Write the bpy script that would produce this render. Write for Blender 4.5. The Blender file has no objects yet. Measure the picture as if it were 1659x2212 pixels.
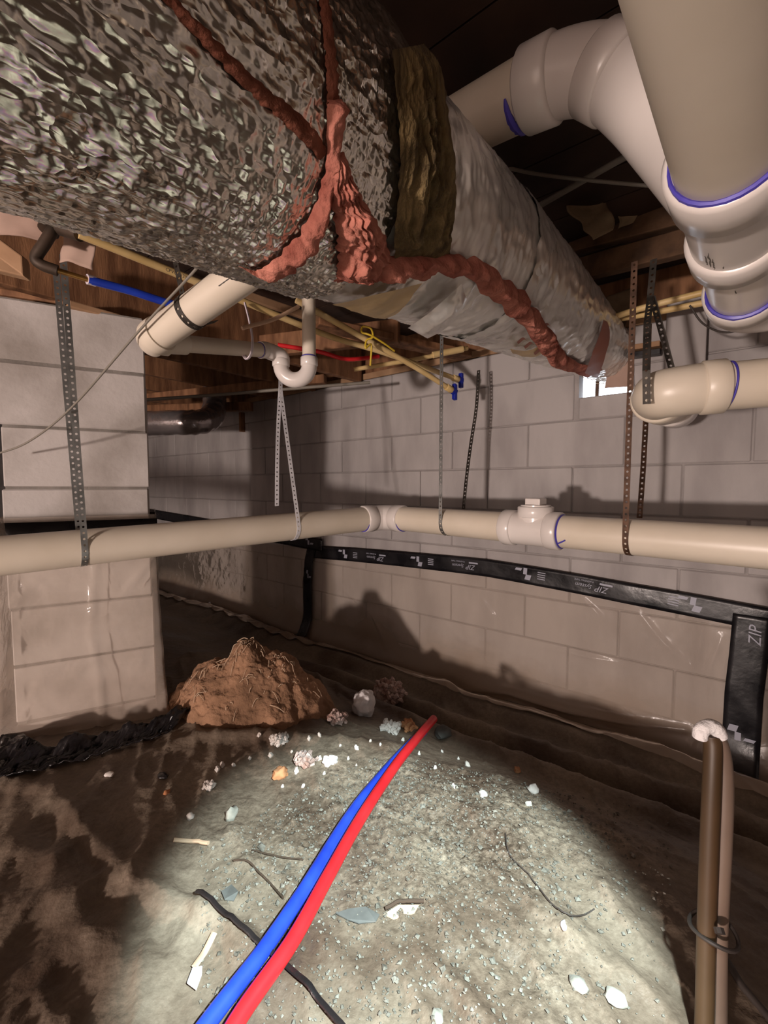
import bpy, bmesh, math, random
import numpy as np
from mathutils import Vector, Matrix, noise
from mathutils.bvhtree import BVHTree

# ------------------------------------------------------------------ camera, world, lights, exposure
S = bpy.context.scene
COL = S.collection
random.seed(7)
FOC, CX, CY = 950.0, 829.5, 1106.0          # photograph treated as 1659 x 2212
PITCH = math.radians(3.5)
H = 0.85                                      # lens height above the ground sheet
cam = bpy.data.cameras.new('camera')
cam.sensor_fit = 'VERTICAL'; cam.sensor_height = 36.0; cam.sensor_width = 27.0
cam.lens = FOC / 2212 * 36.0
cam.clip_start = 0.02
co = bpy.data.objects.new('camera', cam); COL.objects.link(co)
co.location = (0, 0, H); co.rotation_euler = (math.pi / 2 - PITCH, 0, 0)
S.camera = co

S.view_settings.view_transform = 'Standard'
S.view_settings.look = 'None'
S.view_settings.exposure = 0.0
S.view_settings.gamma = 1.0
S.view_settings.use_curve_mapping = False

w = bpy.data.worlds.new('daylight'); S.world = w; w.use_nodes = True
bg = w.node_tree.nodes['Background']
bg.inputs[0].default_value = (0.80, 0.88, 1.0, 1); bg.inputs[1].default_value = 8.0

def lamp(name, kind, loc, power, color, size, target=None, spot=None, blend=0.3):
    l = bpy.data.lights.new(name, kind); l.energy = power; l.color = color
    l.shadow_soft_size = size
    if spot: l.spot_size = math.radians(spot); l.spot_blend = blend
    o = bpy.data.objects.new(name, l); COL.objects.link(o); o.location = loc
    if target:
        d = Vector(target) - Vector(loc); o.rotation_euler = d.to_track_quat('-Z', 'Y').to_euler()
    return o
# work lantern standing on the ground behind and to the left of the photographer
lamp('work_lantern_light', 'POINT', (-2.15, -2.05, 0.45), 470, (1.0, 0.825, 0.745), 0.09)
# headlamp worn by the photographer, aimed down at the ground ahead
lamp('headlamp_light', 'SPOT', (0.22, -0.02, 1.04), 310, (0.82, 0.99, 1.0), 0.02, target=(0.055, 0.71, 0.0), spot=44, blend=0.4)

# ------------------------------------------------------------------ helpers
cp, sp = math.cos(PITCH), math.sin(PITCH)
def P(px, py, d):
    """point that stands d metres in front of the lens plane, seen at photograph pixel (px, py)"""
    x = (px - CX) / FOC * d; u = (CY - py) / FOC * d
    return Vector((x, d * cp + u * sp, H - d * sp + u * cp))
def ray(px, py):
    return (P(px, py, 1.0) - Vector((0, 0, H)))
EYE = Vector((0, 0, H))

# the long block wall: a vertical plane
WA = Vector((-0.44, 2.985, 0)); U = Vector((0.778, -0.628, 0)).normalized(); N = Vector((-U.y * -1, 0, 0))
N = Vector((U.y, -U.x, 0))                    # into the room
J = -N                                        # joist direction, away from the camera
def W(s, h, off=0.0):
    """point on the wall: s along it, h metres above lens height, off in front of it"""
    q = WA + U * s + N * off
    return Vector((q.x, q.y, H + h))
def wall_hit(px, py, off=0.0):
    r = ray(px, py); p0 = WA + N * off
    t = (p0 - Vector((0, 0, 0))).dot(N) / r.dot(N)
    return EYE + r * t
def wall_s(p): return (Vector((p.x, p.y, 0)) - WA).dot(U)
def wall_d(x, y): return (x - WA.x) * N.x + (y - WA.y) * N.y

def sstep(a, b, x):
    t = np.clip((x - a) / (b - a), 0, 1); return t * t * (3 - 2 * t)

class MB:
    def __init__(s): s.v = []; s.f = []
    def add(s, v, f):
        o = len(s.v); s.v += [tuple(p) for p in v]; s.f += [tuple(i + o for i in q) for q in f]; return s
    def box(s, c, ax, ay, az):
        c, ax, ay, az = map(Vector, (c, ax, ay, az)); v = []
        for k in (-1, 1):
            for j in (-1, 1):
                for i in (-1, 1): v.append(c + ax * i + ay * j + az * k)
        return s.add(v, [(0, 2, 3, 1), (4, 5, 7, 6), (0, 1, 5, 4), (2, 6, 7, 3), (0, 4, 6, 2), (1, 3, 7, 5)])
    def tube(s, pts, r, seg=16, cap=True, flat=None):
        v, f = tube(pts, r, seg, cap, flat); return s.add(v, f)

def spline(pts, n=10):
    pts = [Vector(p) for p in pts]
    if len(pts) < 3:
        a, b = pts; return [a.lerp(b, i / n) for i in range(n + 1)]
    ext = [pts[0] * 2 - pts[1]] + pts + [pts[-1] * 2 - pts[-2]]; out = []
    for i in range(1, len(ext) - 2):
        p0, p1, p2, p3 = ext[i - 1:i + 3]
        for k in range(n):
            t = k / n
            out.append(0.5 * ((2 * p1) + (p2 - p0) * t + (2 * p0 - 5 * p1 + 4 * p2 - p3) * t * t + (3 * p1 - p0 - 3 * p2 + p3) * t ** 3))
    out.append(pts[-1]); return out

def frames(pts):
    T = []
    for i in range(len(pts)):
        a = pts[max(i - 1, 0)]; b = pts[min(i + 1, len(pts) - 1)]
        t = (b - a); T.append(t.normalized() if t.length > 1e-9 else Vector((0, 0, 1)))
    ref = Vector((0, 0, 1)) if abs(T[0].z) < 0.9 else Vector((1, 0, 0))
    n = (ref - T[0] * ref.dot(T[0])).normalized(); out = []
    for t in T:
        n = (n - t * n.dot(t)).normalized(); out.append((t, n, t.cross(n)))
    return out

def tube(pts, r, seg=16, cap=True, flat=None):
    pts = [Vector(p) for p in pts]; fr = frames(pts); v = []; f = []; m = len(pts)
    for i, p in enumerate(pts):
        rr = r[i] if isinstance(r, (list, tuple)) else (r(i / (m - 1)) if callable(r) else r)
        t, n, b = fr[i]
        for k in range(seg):
            a = 2 * math.pi * k / seg
            v.append(p + n * (math.cos(a) * rr * (flat or 1)) + b * (math.sin(a) * rr))
    for i in range(m - 1):
        for k in range(seg):
            k2 = (k + 1) % seg
            f.append((i * seg + k, i * seg + k2, (i + 1) * seg + k2, (i + 1) * seg + k))
    if cap:
        f.append(tuple(range(seg))[::-1]); f.append(tuple((m - 1) * seg + k for k in range(seg)))
    return v, f

def mesh_obj(name, v, f, m, parent=None, smooth=True, sharp=40, bevel=0, thick=0, origin=True):
    me = bpy.data.meshes.new(name)
    loc = Vector((0, 0, 0))
    if parent is None and origin and len(v):
        a = np.array([tuple(p) for p in v]); lo = a.min(0); hi = a.max(0)
        loc = Vector(((lo[0] + hi[0]) / 2, (lo[1] + hi[1]) / 2, lo[2]))
        v = [tuple(p) for p in (a - np.array(loc))]
    me.from_pydata([tuple(p) for p in v], [], f)
    bm = bmesh.new(); bm.from_mesh(me); bmesh.ops.recalc_face_normals(bm, faces=bm.faces); bm.to_mesh(me); bm.free()
    if smooth:
        me.polygons.foreach_set('use_smooth', [True] * len(me.polygons))
        if sharp: me.set_sharp_from_angle(angle=math.radians(sharp))
    me.materials.append(m)
    o = bpy.data.objects.new(name, me); COL.objects.link(o)
    if parent is not None:
        o.parent = parent
        o.matrix_parent_inverse = root_inv(parent)
    else: o.location = loc
    if bevel:
        b = o.modifiers.new('bevel', 'BEVEL'); b.width = bevel; b.segments = 2; b.limit_method = 'ANGLE'
    if thick:
        t = o.modifiers.new('thickness', 'SOLIDIFY'); t.thickness = thick; t.offset = 0
    return o
def root_inv(p):
    # parts are modelled in world space, so only a top-level parent's own location is undone
    return Matrix.Translation(p.location).inverted() if p.parent is None else Matrix.Identity(4)
def part(name, mb, m, parent, label=None, **k):
    o = mesh_obj(name, mb.v, mb.f, m, parent, **k)
    if label: o['label'] = label
    return o
def thing(name, label, cat, loc, group=None):
    o = bpy.data.objects.new(name, None); COL.objects.link(o); o.location = loc; o.empty_display_size = 0.05
    o['label'] = label; o['category'] = cat
    if group: o['group'] = group
    return o
def single(name, mb, m, label, cat, group=None, **k):
    o = mesh_obj(name, mb.v, mb.f, m, None, **k); o['label'] = label; o['category'] = cat
    if group: o['group'] = group
    return o
def struct(name, mb, m, parent=None, **k):
    o = mesh_obj(name, mb.v, mb.f, m, parent, **k); o['kind'] = 'structure'; return o

# ------------------------------------------------------------------ materials
def mat(name, c1, c2=None, rough=0.5, metal=0.0, scale=6.0, bump=0.0, bscale=40.0, detail=4.0, coat=0.0,
        spec=0.5, stretch=None, pos=(0.35, 0.65), rough2=None, bdist=0.004, crackle=0.0, sss=0.0, coords='world'):
    m = bpy.data.materials.new(name); m.use_nodes = True
    nt = m.node_tree; b = nt.nodes['Principled BSDF']; L = nt.links.new
    if coords == 'world':
        g = nt.nodes.new('ShaderNodeNewGeometry'); src = g.outputs['Position']
    else:
        g = nt.nodes.new('ShaderNodeTexCoord'); src = g.outputs['Object']
    if stretch:
        mp = nt.nodes.new('ShaderNodeMapping'); mp.inputs['Scale'].default_value = stretch[:3]
        if len(stretch) > 3: mp.inputs['Rotation'].default_value = stretch[3:6]
        L(src, mp.inputs['Vector']); src = mp.outputs['Vector']
    b.inputs['Roughness'].default_value = rough; b.inputs['Metallic'].default_value = metal
    b.inputs['Coat Weight'].default_value = coat; b.inputs['Specular IOR Level'].default_value = spec
    b.inputs['Coat Roughness'].default_value = 0.12
    if c2 is None: b.inputs['Base Color'].default_value = (*c1, 1)
    n = nt.nodes.new('ShaderNodeTexNoise'); n.inputs['Scale'].default_value = scale; n.inputs['Detail'].default_value = detail
    L(src, n.inputs['Vector'])
    if c2 is not None:
        r = nt.nodes.new('ShaderNodeValToRGB')
        r.color_ramp.elements[0].color = (*c1, 1); r.color_ramp.elements[1].color = (*c2, 1)
        r.color_ramp.elements[0].position = pos[0]; r.color_ramp.elements[1].position = pos[1]
        L(n.outputs['Fac'], r.inputs['Fac']); L(r.outputs['Color'], b.inputs['Base Color'])
    if rough2 is not None:
        mr = nt.nodes.new('ShaderNodeMapRange'); mr.inputs['To Min'].default_value = rough; mr.inputs['To Max'].default_value = rough2
        mr.inputs['From Min'].default_value = 0.35; mr.inputs['From Max'].default_value = 0.65
        L(n.outputs['Fac'], mr.inputs['Value']); L(mr.outputs['Result'], b.inputs['Roughness'])
    if bump or crackle:
        bn = nt.nodes.new('ShaderNodeTexNoise'); bn.inputs['Scale'].default_value = bscale; bn.inputs['Detail'].default_value = 6
        L(src, bn.inputs['Vector'])
        bp = nt.nodes.new('ShaderNodeBump'); bp.inputs['Strength'].default_value = bump; bp.inputs['Distance'].default_value = bdist
        L(bn.outputs['Fac'], bp.inputs['Height'])
        last = bp
        if crackle:
            vo = nt.nodes.new('ShaderNodeTexVoronoi'); vo.inputs['Scale'].default_value = bscale * 1.6
            vo.feature = 'F1'; vo.distance = 'MANHATTAN'
            L(src, vo.inputs['Vector'])
            b2 = nt.nodes.new('ShaderNodeBump'); b2.inputs['Strength'].default_value = crackle; b2.inputs['Distance'].default_value = bdist * 2
            L(vo.outputs['Distance'], b2.inputs['Height']); L(bp.outputs['Normal'], b2.inputs['Normal']); last = b2
        L(last.outputs['Normal'], b.inputs['Normal'])
        if coat: L(last.outputs['Normal'], b.inputs['Coat Normal'])
    return m

def foil_mat(name, c1, c2, rough, rough2, metal, scale, b1, b2, dist, st=(0.45, 1.0, 1.0)):
    m = bpy.data.materials.new(name); m.use_nodes = True
    nt = m.node_tree; b = nt.nodes['Principled BSDF']; L = nt.links.new
    uv = nt.nodes.new('ShaderNodeUVMap'); mp = nt.nodes.new('ShaderNodeMapping'); mp.inputs['Scale'].default_value = st; L(uv.outputs[0], mp.inputs['Vector']); src = mp.outputs[0]
    n = nt.nodes.new('ShaderNodeTexNoise'); n.inputs['Scale'].default_value = 6; n.inputs['Detail'].default_value = 5; L(src, n.inputs['Vector'])
    r = nt.nodes.new('ShaderNodeValToRGB'); r.color_ramp.elements[0].color = (*c1, 1); r.color_ramp.elements[1].color = (*c2, 1); r.color_ramp.elements[0].position = .35; r.color_ramp.elements[1].position = .65
    L(n.outputs['Fac'], r.inputs['Fac']); L(r.outputs['Color'], b.inputs['Base Color'])
    mr = nt.nodes.new('ShaderNodeMapRange'); mr.inputs['To Min'].default_value = rough; mr.inputs['To Max'].default_value = rough2; mr.inputs['From Min'].default_value = .35; mr.inputs['From Max'].default_value = .65
    L(n.outputs['Fac'], mr.inputs['Value']); L(mr.outputs[0], b.inputs['Roughness']); b.inputs['Metallic'].default_value = metal
    v1 = nt.nodes.new('ShaderNodeTexVoronoi'); v1.inputs['Scale'].default_value = scale; v1.feature = 'F1'; v1.distance = 'EUCLIDEAN'
    dn = nt.nodes.new('ShaderNodeTexNoise'); dn.inputs['Scale'].default_value = scale * .5; dn.inputs['Detail'].default_value = 3; L(src, dn.inputs['Vector'])
    mx = nt.nodes.new('ShaderNodeMix'); mx.data_type = 'VECTOR'; mx.inputs['Factor'].default_value = .035; L(src, mx.inputs['A']); L(dn.outputs['Color'], mx.inputs['B']); L(mx.outputs['Result' if False else 1], v1.inputs['Vector'])
    k1 = nt.nodes.new('ShaderNodeBump'); k1.inputs['Strength'].default_value = b1; k1.inputs['Distance'].default_value = dist; L(v1.outputs['Distance'], k1.inputs['Height'])
    n2 = nt.nodes.new('ShaderNodeTexNoise'); n2.inputs['Scale'].default_value = scale * 1.3; n2.inputs['Detail'].default_value = 4; n2.noise_type = 'RIDGED_MULTIFRACTAL'; L(src, n2.inputs['Vector'])
    k2 = nt.nodes.new('ShaderNodeBump'); k2.inputs['Strength'].default_value = b2; k2.inputs['Distance'].default_value = dist * .6; L(n2.outputs['Fac'], k2.inputs['Height']); L(k1.outputs[0], k2.inputs['Normal'])
    L(k2.outputs[0], b.inputs['Normal'])
    return m

def sheet_mat(name, tint, opac_lo, opac_hi, z_lo, z_hi, rough=0.22, bump=0.35, bscale=14, mud=(0.13, 0.085, 0.06), nzk=0.35):
    """clear polyethylene: see-through high up, muddy towards its foot"""
    m = bpy.data.materials.new(name); m.use_nodes = True
    nt = m.node_tree; L = nt.links.new; b = nt.nodes['Principled BSDF']; out = nt.nodes['Material Output']
    g = nt.nodes.new('ShaderNodeNewGeometry'); sx = nt.nodes.new('ShaderNodeSeparateXYZ'); L(g.outputs['Position'], sx.inputs[0])
    nz = nt.nodes.new('ShaderNodeTexNoise'); nz.inputs['Scale'].default_value = 3.2; nz.inputs['Detail'].default_value = 5
    L(g.outputs['Position'], nz.inputs['Vector'])
    ad = nt.nodes.new('ShaderNodeMath'); ad.operation = 'MULTIPLY_ADD'; ad.inputs[1].default_value = nzk
    L(nz.outputs['Fac'], ad.inputs[0]); L(sx.outputs['Z'], ad.inputs[2])
    mr = nt.nodes.new('ShaderNodeMapRange'); mr.inputs['From Min'].default_value = z_lo + nzk / 2; mr.inputs['From Max'].default_value = z_hi + nzk / 2
    L(ad.outputs[0], mr.inputs['Value'])
    mo = nt.nodes.new('ShaderNodeMapRange'); mo.inputs['To Min'].default_value = opac_lo; mo.inputs['To Max'].default_value = opac_hi
    L(mr.outputs['Result'], mo.inputs['Value'])
    mc = nt.nodes.new('ShaderNodeMix'); mc.data_type = 'RGBA'; mc.inputs['A'].default_value = (*mud, 1); mc.inputs['B'].default_value = (*tint, 1)
    L(mr.outputs['Result'], mc.inputs['Factor']); L(mc.outputs['Result'], b.inputs['Base Color'])
    b.inputs['Roughness'].default_value = rough; b.inputs['Specular IOR Level'].default_value = 0.6
    bn = nt.nodes.new('ShaderNodeTexNoise'); bn.inputs['Scale'].default_value = bscale; bn.inputs['Detail'].default_value = 4; bn.inputs['Distortion'].default_value = 0.8
    L(g.outputs['Position'], bn.inputs['Vector'])
    bp = nt.nodes.new('ShaderNodeBump'); bp.inputs['Strength'].default_value = bump; bp.inputs['Distance'].default_value = 0.02
    L(bn.outputs['Fac'], bp.inputs['Height']); L(bp.outputs['Normal'], b.inputs['Normal'])
    tr = nt.nodes.new('ShaderNodeBsdfTransparent'); tr.inputs['Color'].default_value = (0.98, 0.955, 0.92, 1)
    gl = nt.nodes.new('ShaderNodeBsdfGlossy'); gl.inputs['Roughness'].default_value = rough * .8; L(bp.outputs['Normal'], gl.inputs['Normal'])
    fr = nt.nodes.new('ShaderNodeLayerWeight'); fr.inputs['Blend'].default_value = 0.12; L(bp.outputs['Normal'], fr.inputs['Normal'])
    m1 = nt.nodes.new('ShaderNodeMixShader'); L(fr.outputs['Fresnel'], m1.inputs[0]); L(tr.outputs[0], m1.inputs[1]); L(gl.outputs[0], m1.inputs[2])
    m2 = nt.nodes.new('ShaderNodeMixShader'); L(mo.outputs['Result'], m2.inputs[0]); L(m1.outputs[0], m2.inputs[1]); L(b.outputs[0], m2.inputs[2])
    L(m2.outputs[0], out.inputs['Surface'])
    return m

M = {}
M['block'] = mat('painted_block', (0.29, 0.265, 0.26), (0.44, 0.41, 0.40), rough=0.8, scale=4.0, stretch=(1.3, 1.3, .45), pos=(.28, .60), detail=7, bump=0.35, bscale=55, bdist=0.004)
M['mortar_dark'] = mat('pier_mortar', (0.13, 0.115, 0.10), (0.22, 0.20, 0.18), rough=0.9, scale=9, bump=0.5, bscale=90)
M['mortar'] = mat('painted_mortar', (0.27, 0.25, 0.24), (0.37, 0.34, 0.33), rough=0.9, scale=9, bump=0.5, bscale=90)
M['pier_block'] = mat('pier_block_paint', (0.25, 0.22, 0.195), (0.47, 0.435, 0.415), rough=0.8, scale=4.5, pos=(.25, .58), detail=7, bump=0.35, bscale=60)
M['wood'] = mat('old_joist_wood', (0.13, 0.055, 0.022), (0.27, 0.13, 0.06), rough=0.8, scale=5, stretch=(6, 6, 1.2), bump=0.3, bscale=30)
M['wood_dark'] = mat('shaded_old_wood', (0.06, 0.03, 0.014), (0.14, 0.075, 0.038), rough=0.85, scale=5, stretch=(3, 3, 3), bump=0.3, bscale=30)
M['wood_pale'] = mat('pale_board_wood', (0.30, 0.17, 0.09), (0.45, 0.28, 0.16), rough=0.75, scale=6, bump=0.3, bscale=30)
M['subfloor'] = mat('shade_darkened_subfloor', (0.018, 0.008, 0.004), (0.045, 0.020, 0.010), rough=0.85, scale=6, bump=0.3, bscale=25)  # colour darkened to stand for the shade of a deeper ceiling cavity
M['soil'] = mat('bare_soil', (0.08, 0.05, 0.03), (0.16, 0.10, 0.065), rough=0.95, scale=8, bump=0.6, bscale=50)
M['foil'] = foil_mat('crinkled_foil', (0.66, 0.64, 0.58), (0.82, 0.80, 0.74), .16, .30, .95, 62, .75, .25, .006)
M['foil_film'] = foil_mat('foil_film_jacket', (0.66, 0.65, 0.62), (0.84, 0.83, 0.79), .20, .36, .45, 26, .22, .14, .006, (1.0, .3, 1.0))
M['pink_dull'] = mat('dull_pink_fibreglass', (0.13, 0.045, 0.028), (0.27, 0.10, 0.065), rough=1.0, scale=14, bump=0.9, bscale=45, bdist=0.012, spec=0.1)  # darker, browner tone of the pink fibreglass
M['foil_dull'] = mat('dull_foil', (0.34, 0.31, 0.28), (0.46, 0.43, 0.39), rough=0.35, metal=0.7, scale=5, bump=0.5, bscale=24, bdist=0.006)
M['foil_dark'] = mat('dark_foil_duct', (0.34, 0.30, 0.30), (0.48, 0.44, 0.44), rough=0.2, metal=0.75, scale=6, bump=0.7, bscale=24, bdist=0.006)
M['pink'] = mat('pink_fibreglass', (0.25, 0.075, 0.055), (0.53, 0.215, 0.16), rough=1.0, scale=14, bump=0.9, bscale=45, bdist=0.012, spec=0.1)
M['kraft'] = mat('brown_fibre_batt', (0.07, 0.045, 0.016), (0.22, 0.155, 0.065), rough=0.9, scale=10, stretch=(5, 5, 0.8), bump=0.8, bscale=40, bdist=0.01)
M['tan'] = mat('tan_tape', (0.46, 0.32, 0.15), (0.58, 0.43, 0.23), rough=0.4, scale=6, bump=0.15, bscale=25)
M['redprint'] = mat('red_print', (0.26, 0.08, 0.045), rough=0.5)
M['pvc'] = mat('cream_pvc', (0.62, 0.545, 0.44), (0.70, 0.625, 0.52), rough=0.36, scale=4, bump=0.05, bscale=40)
M['pvc_white'] = mat('white_pvc_fitting', (0.66, 0.61, 0.575), (0.73, 0.68, 0.645), rough=0.25, scale=5, bump=0.05, bscale=40)
M['primer'] = mat('purple_primer', (0.05, 0.04, 0.34), (0.09, 0.07, 0.45), rough=0.4, scale=30)
M['scuff'] = mat('grey_scuff', (0.16, 0.14, 0.12), rough=0.8)
M['cpvc'] = mat('yellow_cpvc', (0.60, 0.42, 0.17), (0.72, 0.54, 0.27), rough=0.4, scale=10)
M['bluepex'] = mat('blue_pipe', (0.012, 0.04, 0.42), (0.02, 0.065, 0.55), rough=0.35, scale=12)
M['redpex'] = mat('red_pipe', (0.50, 0.012, 0.018), (0.62, 0.02, 0.025), rough=0.35, scale=12)
M['bluecap'] = mat('blue_cap', (0.008, 0.02, 0.30), rough=0.4)
M['galv'] = mat('galvanised_strap', (0.28, 0.29, 0.28), (0.46, 0.47, 0.46), rough=0.38, metal=0.85, scale=30)
M['galv_white'] = mat('bright_strap', (0.70, 0.70, 0.74), (0.85, 0.85, 0.88), rough=0.5, metal=0.3, scale=30)
M['rust'] = mat('rusty_strap', (0.05, 0.024, 0.013), (0.13, 0.068, 0.04), rough=0.65, metal=0.35, scale=40)
M['darkstrap'] = mat('blackened_strap', (0.035, 0.03, 0.025), (0.08, 0.07, 0.06), rough=0.5, metal=0.5, scale=40)
M['iron'] = mat('black_iron', (0.025, 0.018, 0.012), (0.07, 0.045, 0.03), rough=0.6, metal=0.4, scale=20)
M['brass'] = mat('brass', (0.50, 0.28, 0.09), rough=0.3, metal=0.9)
M['tape'] = mat('black_seam_tape', (0.006, 0.006, 0.008), (0.014, 0.013, 0.015), rough=0.22, scale=8, bump=0.35, bscale=12, bdist=0.01, rough2=0.45)
M['print'] = mat('grey_print', (0.36, 0.37, 0.44), rough=0.5)
M['blackfilm'] = mat('black_film', (0.008, 0.007, 0.008), (0.02, 0.016, 0.016), rough=0.25, scale=8, bump=0.5, bscale=10, bdist=0.02)
M['mound'] = mat('clay_dirt', (0.16, 0.085, 0.045), (0.36, 0.20, 0.115), rough=0.95, scale=9, bump=1.0, bscale=28, bdist=0.02, detail=8)
M['cable'] = mat('grey_cable', (0.20, 0.18, 0.15), rough=0.6)
M['cable_dark'] = mat('dark_cable', (0.05, 0.04, 0.035), rough=0.6)
M['rod'] = mat('pinkish_dowel', (0.55, 0.36, 0.24), rough=0.6)
M['yellow'] = mat('yellow_wire', (0.60, 0.42, 0.03), rough=0.4)
M['hanger'] = mat('white_plastic_hanger', (0.62, 0.55, 0.60), rough=0.35)
M['paper'] = mat('backing_paper', (0.12, 0.08, 0.045), (0.24, 0.17, 0.10), rough=0.85, scale=5, bump=0.4, bscale=12, bdist=0.02)
M['board'] = mat('grey_foam_board', (0.32, 0.29, 0.28), (0.40, 0.37, 0.36), rough=0.7, scale=4)
M['card'] = mat('cardboard', (0.36, 0.24, 0.19), (0.44, 0.31, 0.25), rough=0.8, scale=6)
M['foam'] = mat('white_fibre', (0.72, 0.69, 0.69), (0.88, 0.86, 0.86), rough=1.0, scale=20, bump=0.8, bscale=60, bdist=0.01)
M['fluff'] = mat('pinkish_fluff', (0.34, 0.21, 0.17), (0.62, 0.50, 0.46), rough=1.0, scale=25, bump=0.9, bscale=60, bdist=0.01)
M['crumb'] = mat('pale_crumb', (0.52, 0.46, 0.41), (0.72, 0.68, 0.64), rough=0.9, scale=30)
M['orange'] = mat('orange_clay_bit', (0.42, 0.17, 0.07), (0.55, 0.27, 0.13), rough=0.9, scale=30)
M['stone'] = mat('grey_stone', (0.20, 0.19, 0.16), (0.42, 0.40, 0.35), rough=0.85, scale=25, bump=0.4, bscale=60)
M['grit'] = mat('pale_grit', (0.08, 0.07, 0.055), (0.25, 0.235, 0.20), rough=0.9, scale=60)
M['stick'] = mat('dark_twig', (0.05, 0.03, 0.018), rough=0.8)
M['splinter'] = mat('wood_splinter', (0.52, 0.38, 0.26), rough=0.7)
M['slate'] = mat('grey_flake', (0.09, 0.09, 0.085), (0.15, 0.15, 0.14), rough=0.8, scale=20)
M['conduit'] = mat('beige_tubing', (0.15, 0.105, 0.08), (0.21, 0.15, 0.115), rough=0.45, scale=6)
M['conduit_brown'] = mat('brown_tubing', (0.055, 0.030, 0.012), (0.09, 0.05, 0.024), rough=0.5, scale=6)
M['liner'] = sheet_mat('wall_liner_film', (0.74, 0.62, 0.51), 0.85, 0.16, -0.22, 0.05, mud=(0.30, 0.21, 0.145), bump=0.25, bscale=9)
M['wrap'] = sheet_mat('pier_wrap_film', (0.74, 0.63, 0.54), 0.40, 0.24, -0.05, 0.30, mud=(0.76, 0.61, 0.50), rough=0.14, bump=0.5, bscale=9, nzk=0.03)
M['ground'] = mat('muddy_ground_film', (0.085, 0.055, 0.038), (0.24, 0.19, 0.14), rough=0.42, scale=3.0, bump=0.9, bscale=42, bdist=0.012, detail=8, rough2=0.75, spec=0.4)
M['daywhite'] = mat('white_masonry_outside', (0.75, 0.75, 0.78), rough=0.8)

# ------------------------------------------------------------------ ground
RID = []                                      # folds of the ground sheet: (polyline, width, height)
def flat_hit(px, py, z=0.0):
    r = ray(px, py); t = (z - H) / r.z; return EYE + r * t
def fold(pix, wd, ht, z=0.0):
    RID.append(([flat_hit(x, y, z) for x, y in pix], wd, ht))
fold([(-60, 1690), (110, 1722), (210, 1835), (300, 1930), (420, 1975), (540, 2055), (640, 2130), (760, 2260)], 0.028, 0.022)
fold([(420, 1935), (490, 1975), (550, 2028), (620, 2085), (740, 2212)], 0.016, -0.012)
fold([(330, 1630), (420, 1600), (560, 1592), (700, 1600), (850, 1610)], 0.030, 0.022)
fold([(480, 1885), (545, 1868), (600, 1900), (660, 1985)], 0.014, 0.012)
fold([(300, 1810), (330, 1880), (330, 1960)], 0.04, 0.012)
fold([(290, 2060), (330, 2130), (340, 2220)], 0.03, 0.014)
fold([(60, 2120), (180, 2040), (330, 1990)], 0.03, 0.012)
fold([(-40, 2010), (120, 1960), (260, 1930)], 0.035, 0.010)
fold([(1040, 2030), (1150, 2140), (1230, 2230)], 0.014, -0.012)
fold([(1160, 1990), (1280, 2080), (1420, 2170)], 0.022, 0.012)
fold([(820, 1720), (950, 1960), (1010, 2100)], 0.05, 0.008)

fold([(380, 2090), (450, 1990), (520, 1960)], 0.02, 0.010)
fold([(640, 1960), (720, 2080), (830, 2200)], 0.022, 0.010)
fold([(900, 2080), (1000, 2180), (1060, 2260)], 0.02, 0.012)
fold([(1060, 1880), (1180, 1990), (1290, 2060)], 0.022, 0.009)
fold([(1240, 1850), (1330, 1960), (1450, 2080)], 0.03, 0.011)
fold([(760, 1960), (880, 2110), (930, 2240)], 0.018, 0.009)
fold([(560, 1790), (640, 1850), (720, 1850)], 0.02, 0.008)
fold([(100, 1900), (240, 2080), (260, 2240)], 0.04, 0.016)
fold([(-40, 1830), (90, 1860), (200, 1950)], 0.03, 0.012)
def ground_np(x, y):
    dw = (x - WA.x) * N.x + (y - WA.y) * N.y
    s = (x - WA.x) * U.x + (y - WA.y) * U.y
    z = -0.20 * (1 - sstep(0.30, 1.05, dw)) + 0.03 * sstep(1.3, 2.2, dw)
    wob = 0.03 * np.sin(s * 2.1 + 0.7) + 0.015 * np.sin(s * 5.3)
    z = z + 0.045 * np.exp(-((dw - 0.60 - wob) / 0.05) ** 2) * sstep(-0.3, 0.5, s)
    z = z + 0.055 * np.exp(-((dw - 0.40 - wob * .6) / 0.055) ** 2) * sstep(-0.2, 0.6, s)
    z = z - 0.05 * np.exp(-((dw - 0.50 - wob) / 0.035) ** 2) * sstep(-0.1, 0.4, s)
    z = z + 0.05 * np.exp(-((dw - 0.20 - wob * .4) / 0.06) ** 2)
    z = z + 0.012 * np.sin(x * 3.1 + 1.0) * np.sin(y * 2.7) + 0.006 * np.sin(x * 9.0 + y * 4) * np.sin(y * 8 - x * 3)
    for pl, wd, ht in RID:
        best = np.full(x.shape, 9.0); bt = np.zeros(x.shape)
        n = len(pl) - 1
        for i in range(n):
            ax, ay, bx, by = pl[i].x, pl[i].y, pl[i + 1].x, pl[i + 1].y
            dx, dy = bx - ax, by - ay; ll = dx * dx + dy * dy
            t = np.clip(((x - ax) * dx + (y - ay) * dy) / ll, 0, 1)
            d = np.hypot(x - ax - t * dx, y - ay - t * dy)
            bt = np.where(d < best, (i + t) / n, bt); best = np.minimum(best, d)
        z = z + ht * np.exp(-(best / wd) ** 2) * np.sin(np.clip(bt, 0.06, 0.94) * math.pi) ** 0.5
    return z
def axis(lo, a, b, hi, fine, coarse):
    return np.unique(np.round(np.concatenate([np.arange(lo, a, coarse), np.arange(a, b, fine), np.arange(b, hi + 1e-6, coarse)]), 5))
gx = axis(-5.0, -1.3, 1.4, 3.4, 0.009, 0.12); gy = axis(-3.0, 0.35, 2.7, 4.8, 0.009, 0.12)
GX, GY = np.meshgrid(gx, gy)
GZ = ground_np(GX, GY)
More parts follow.
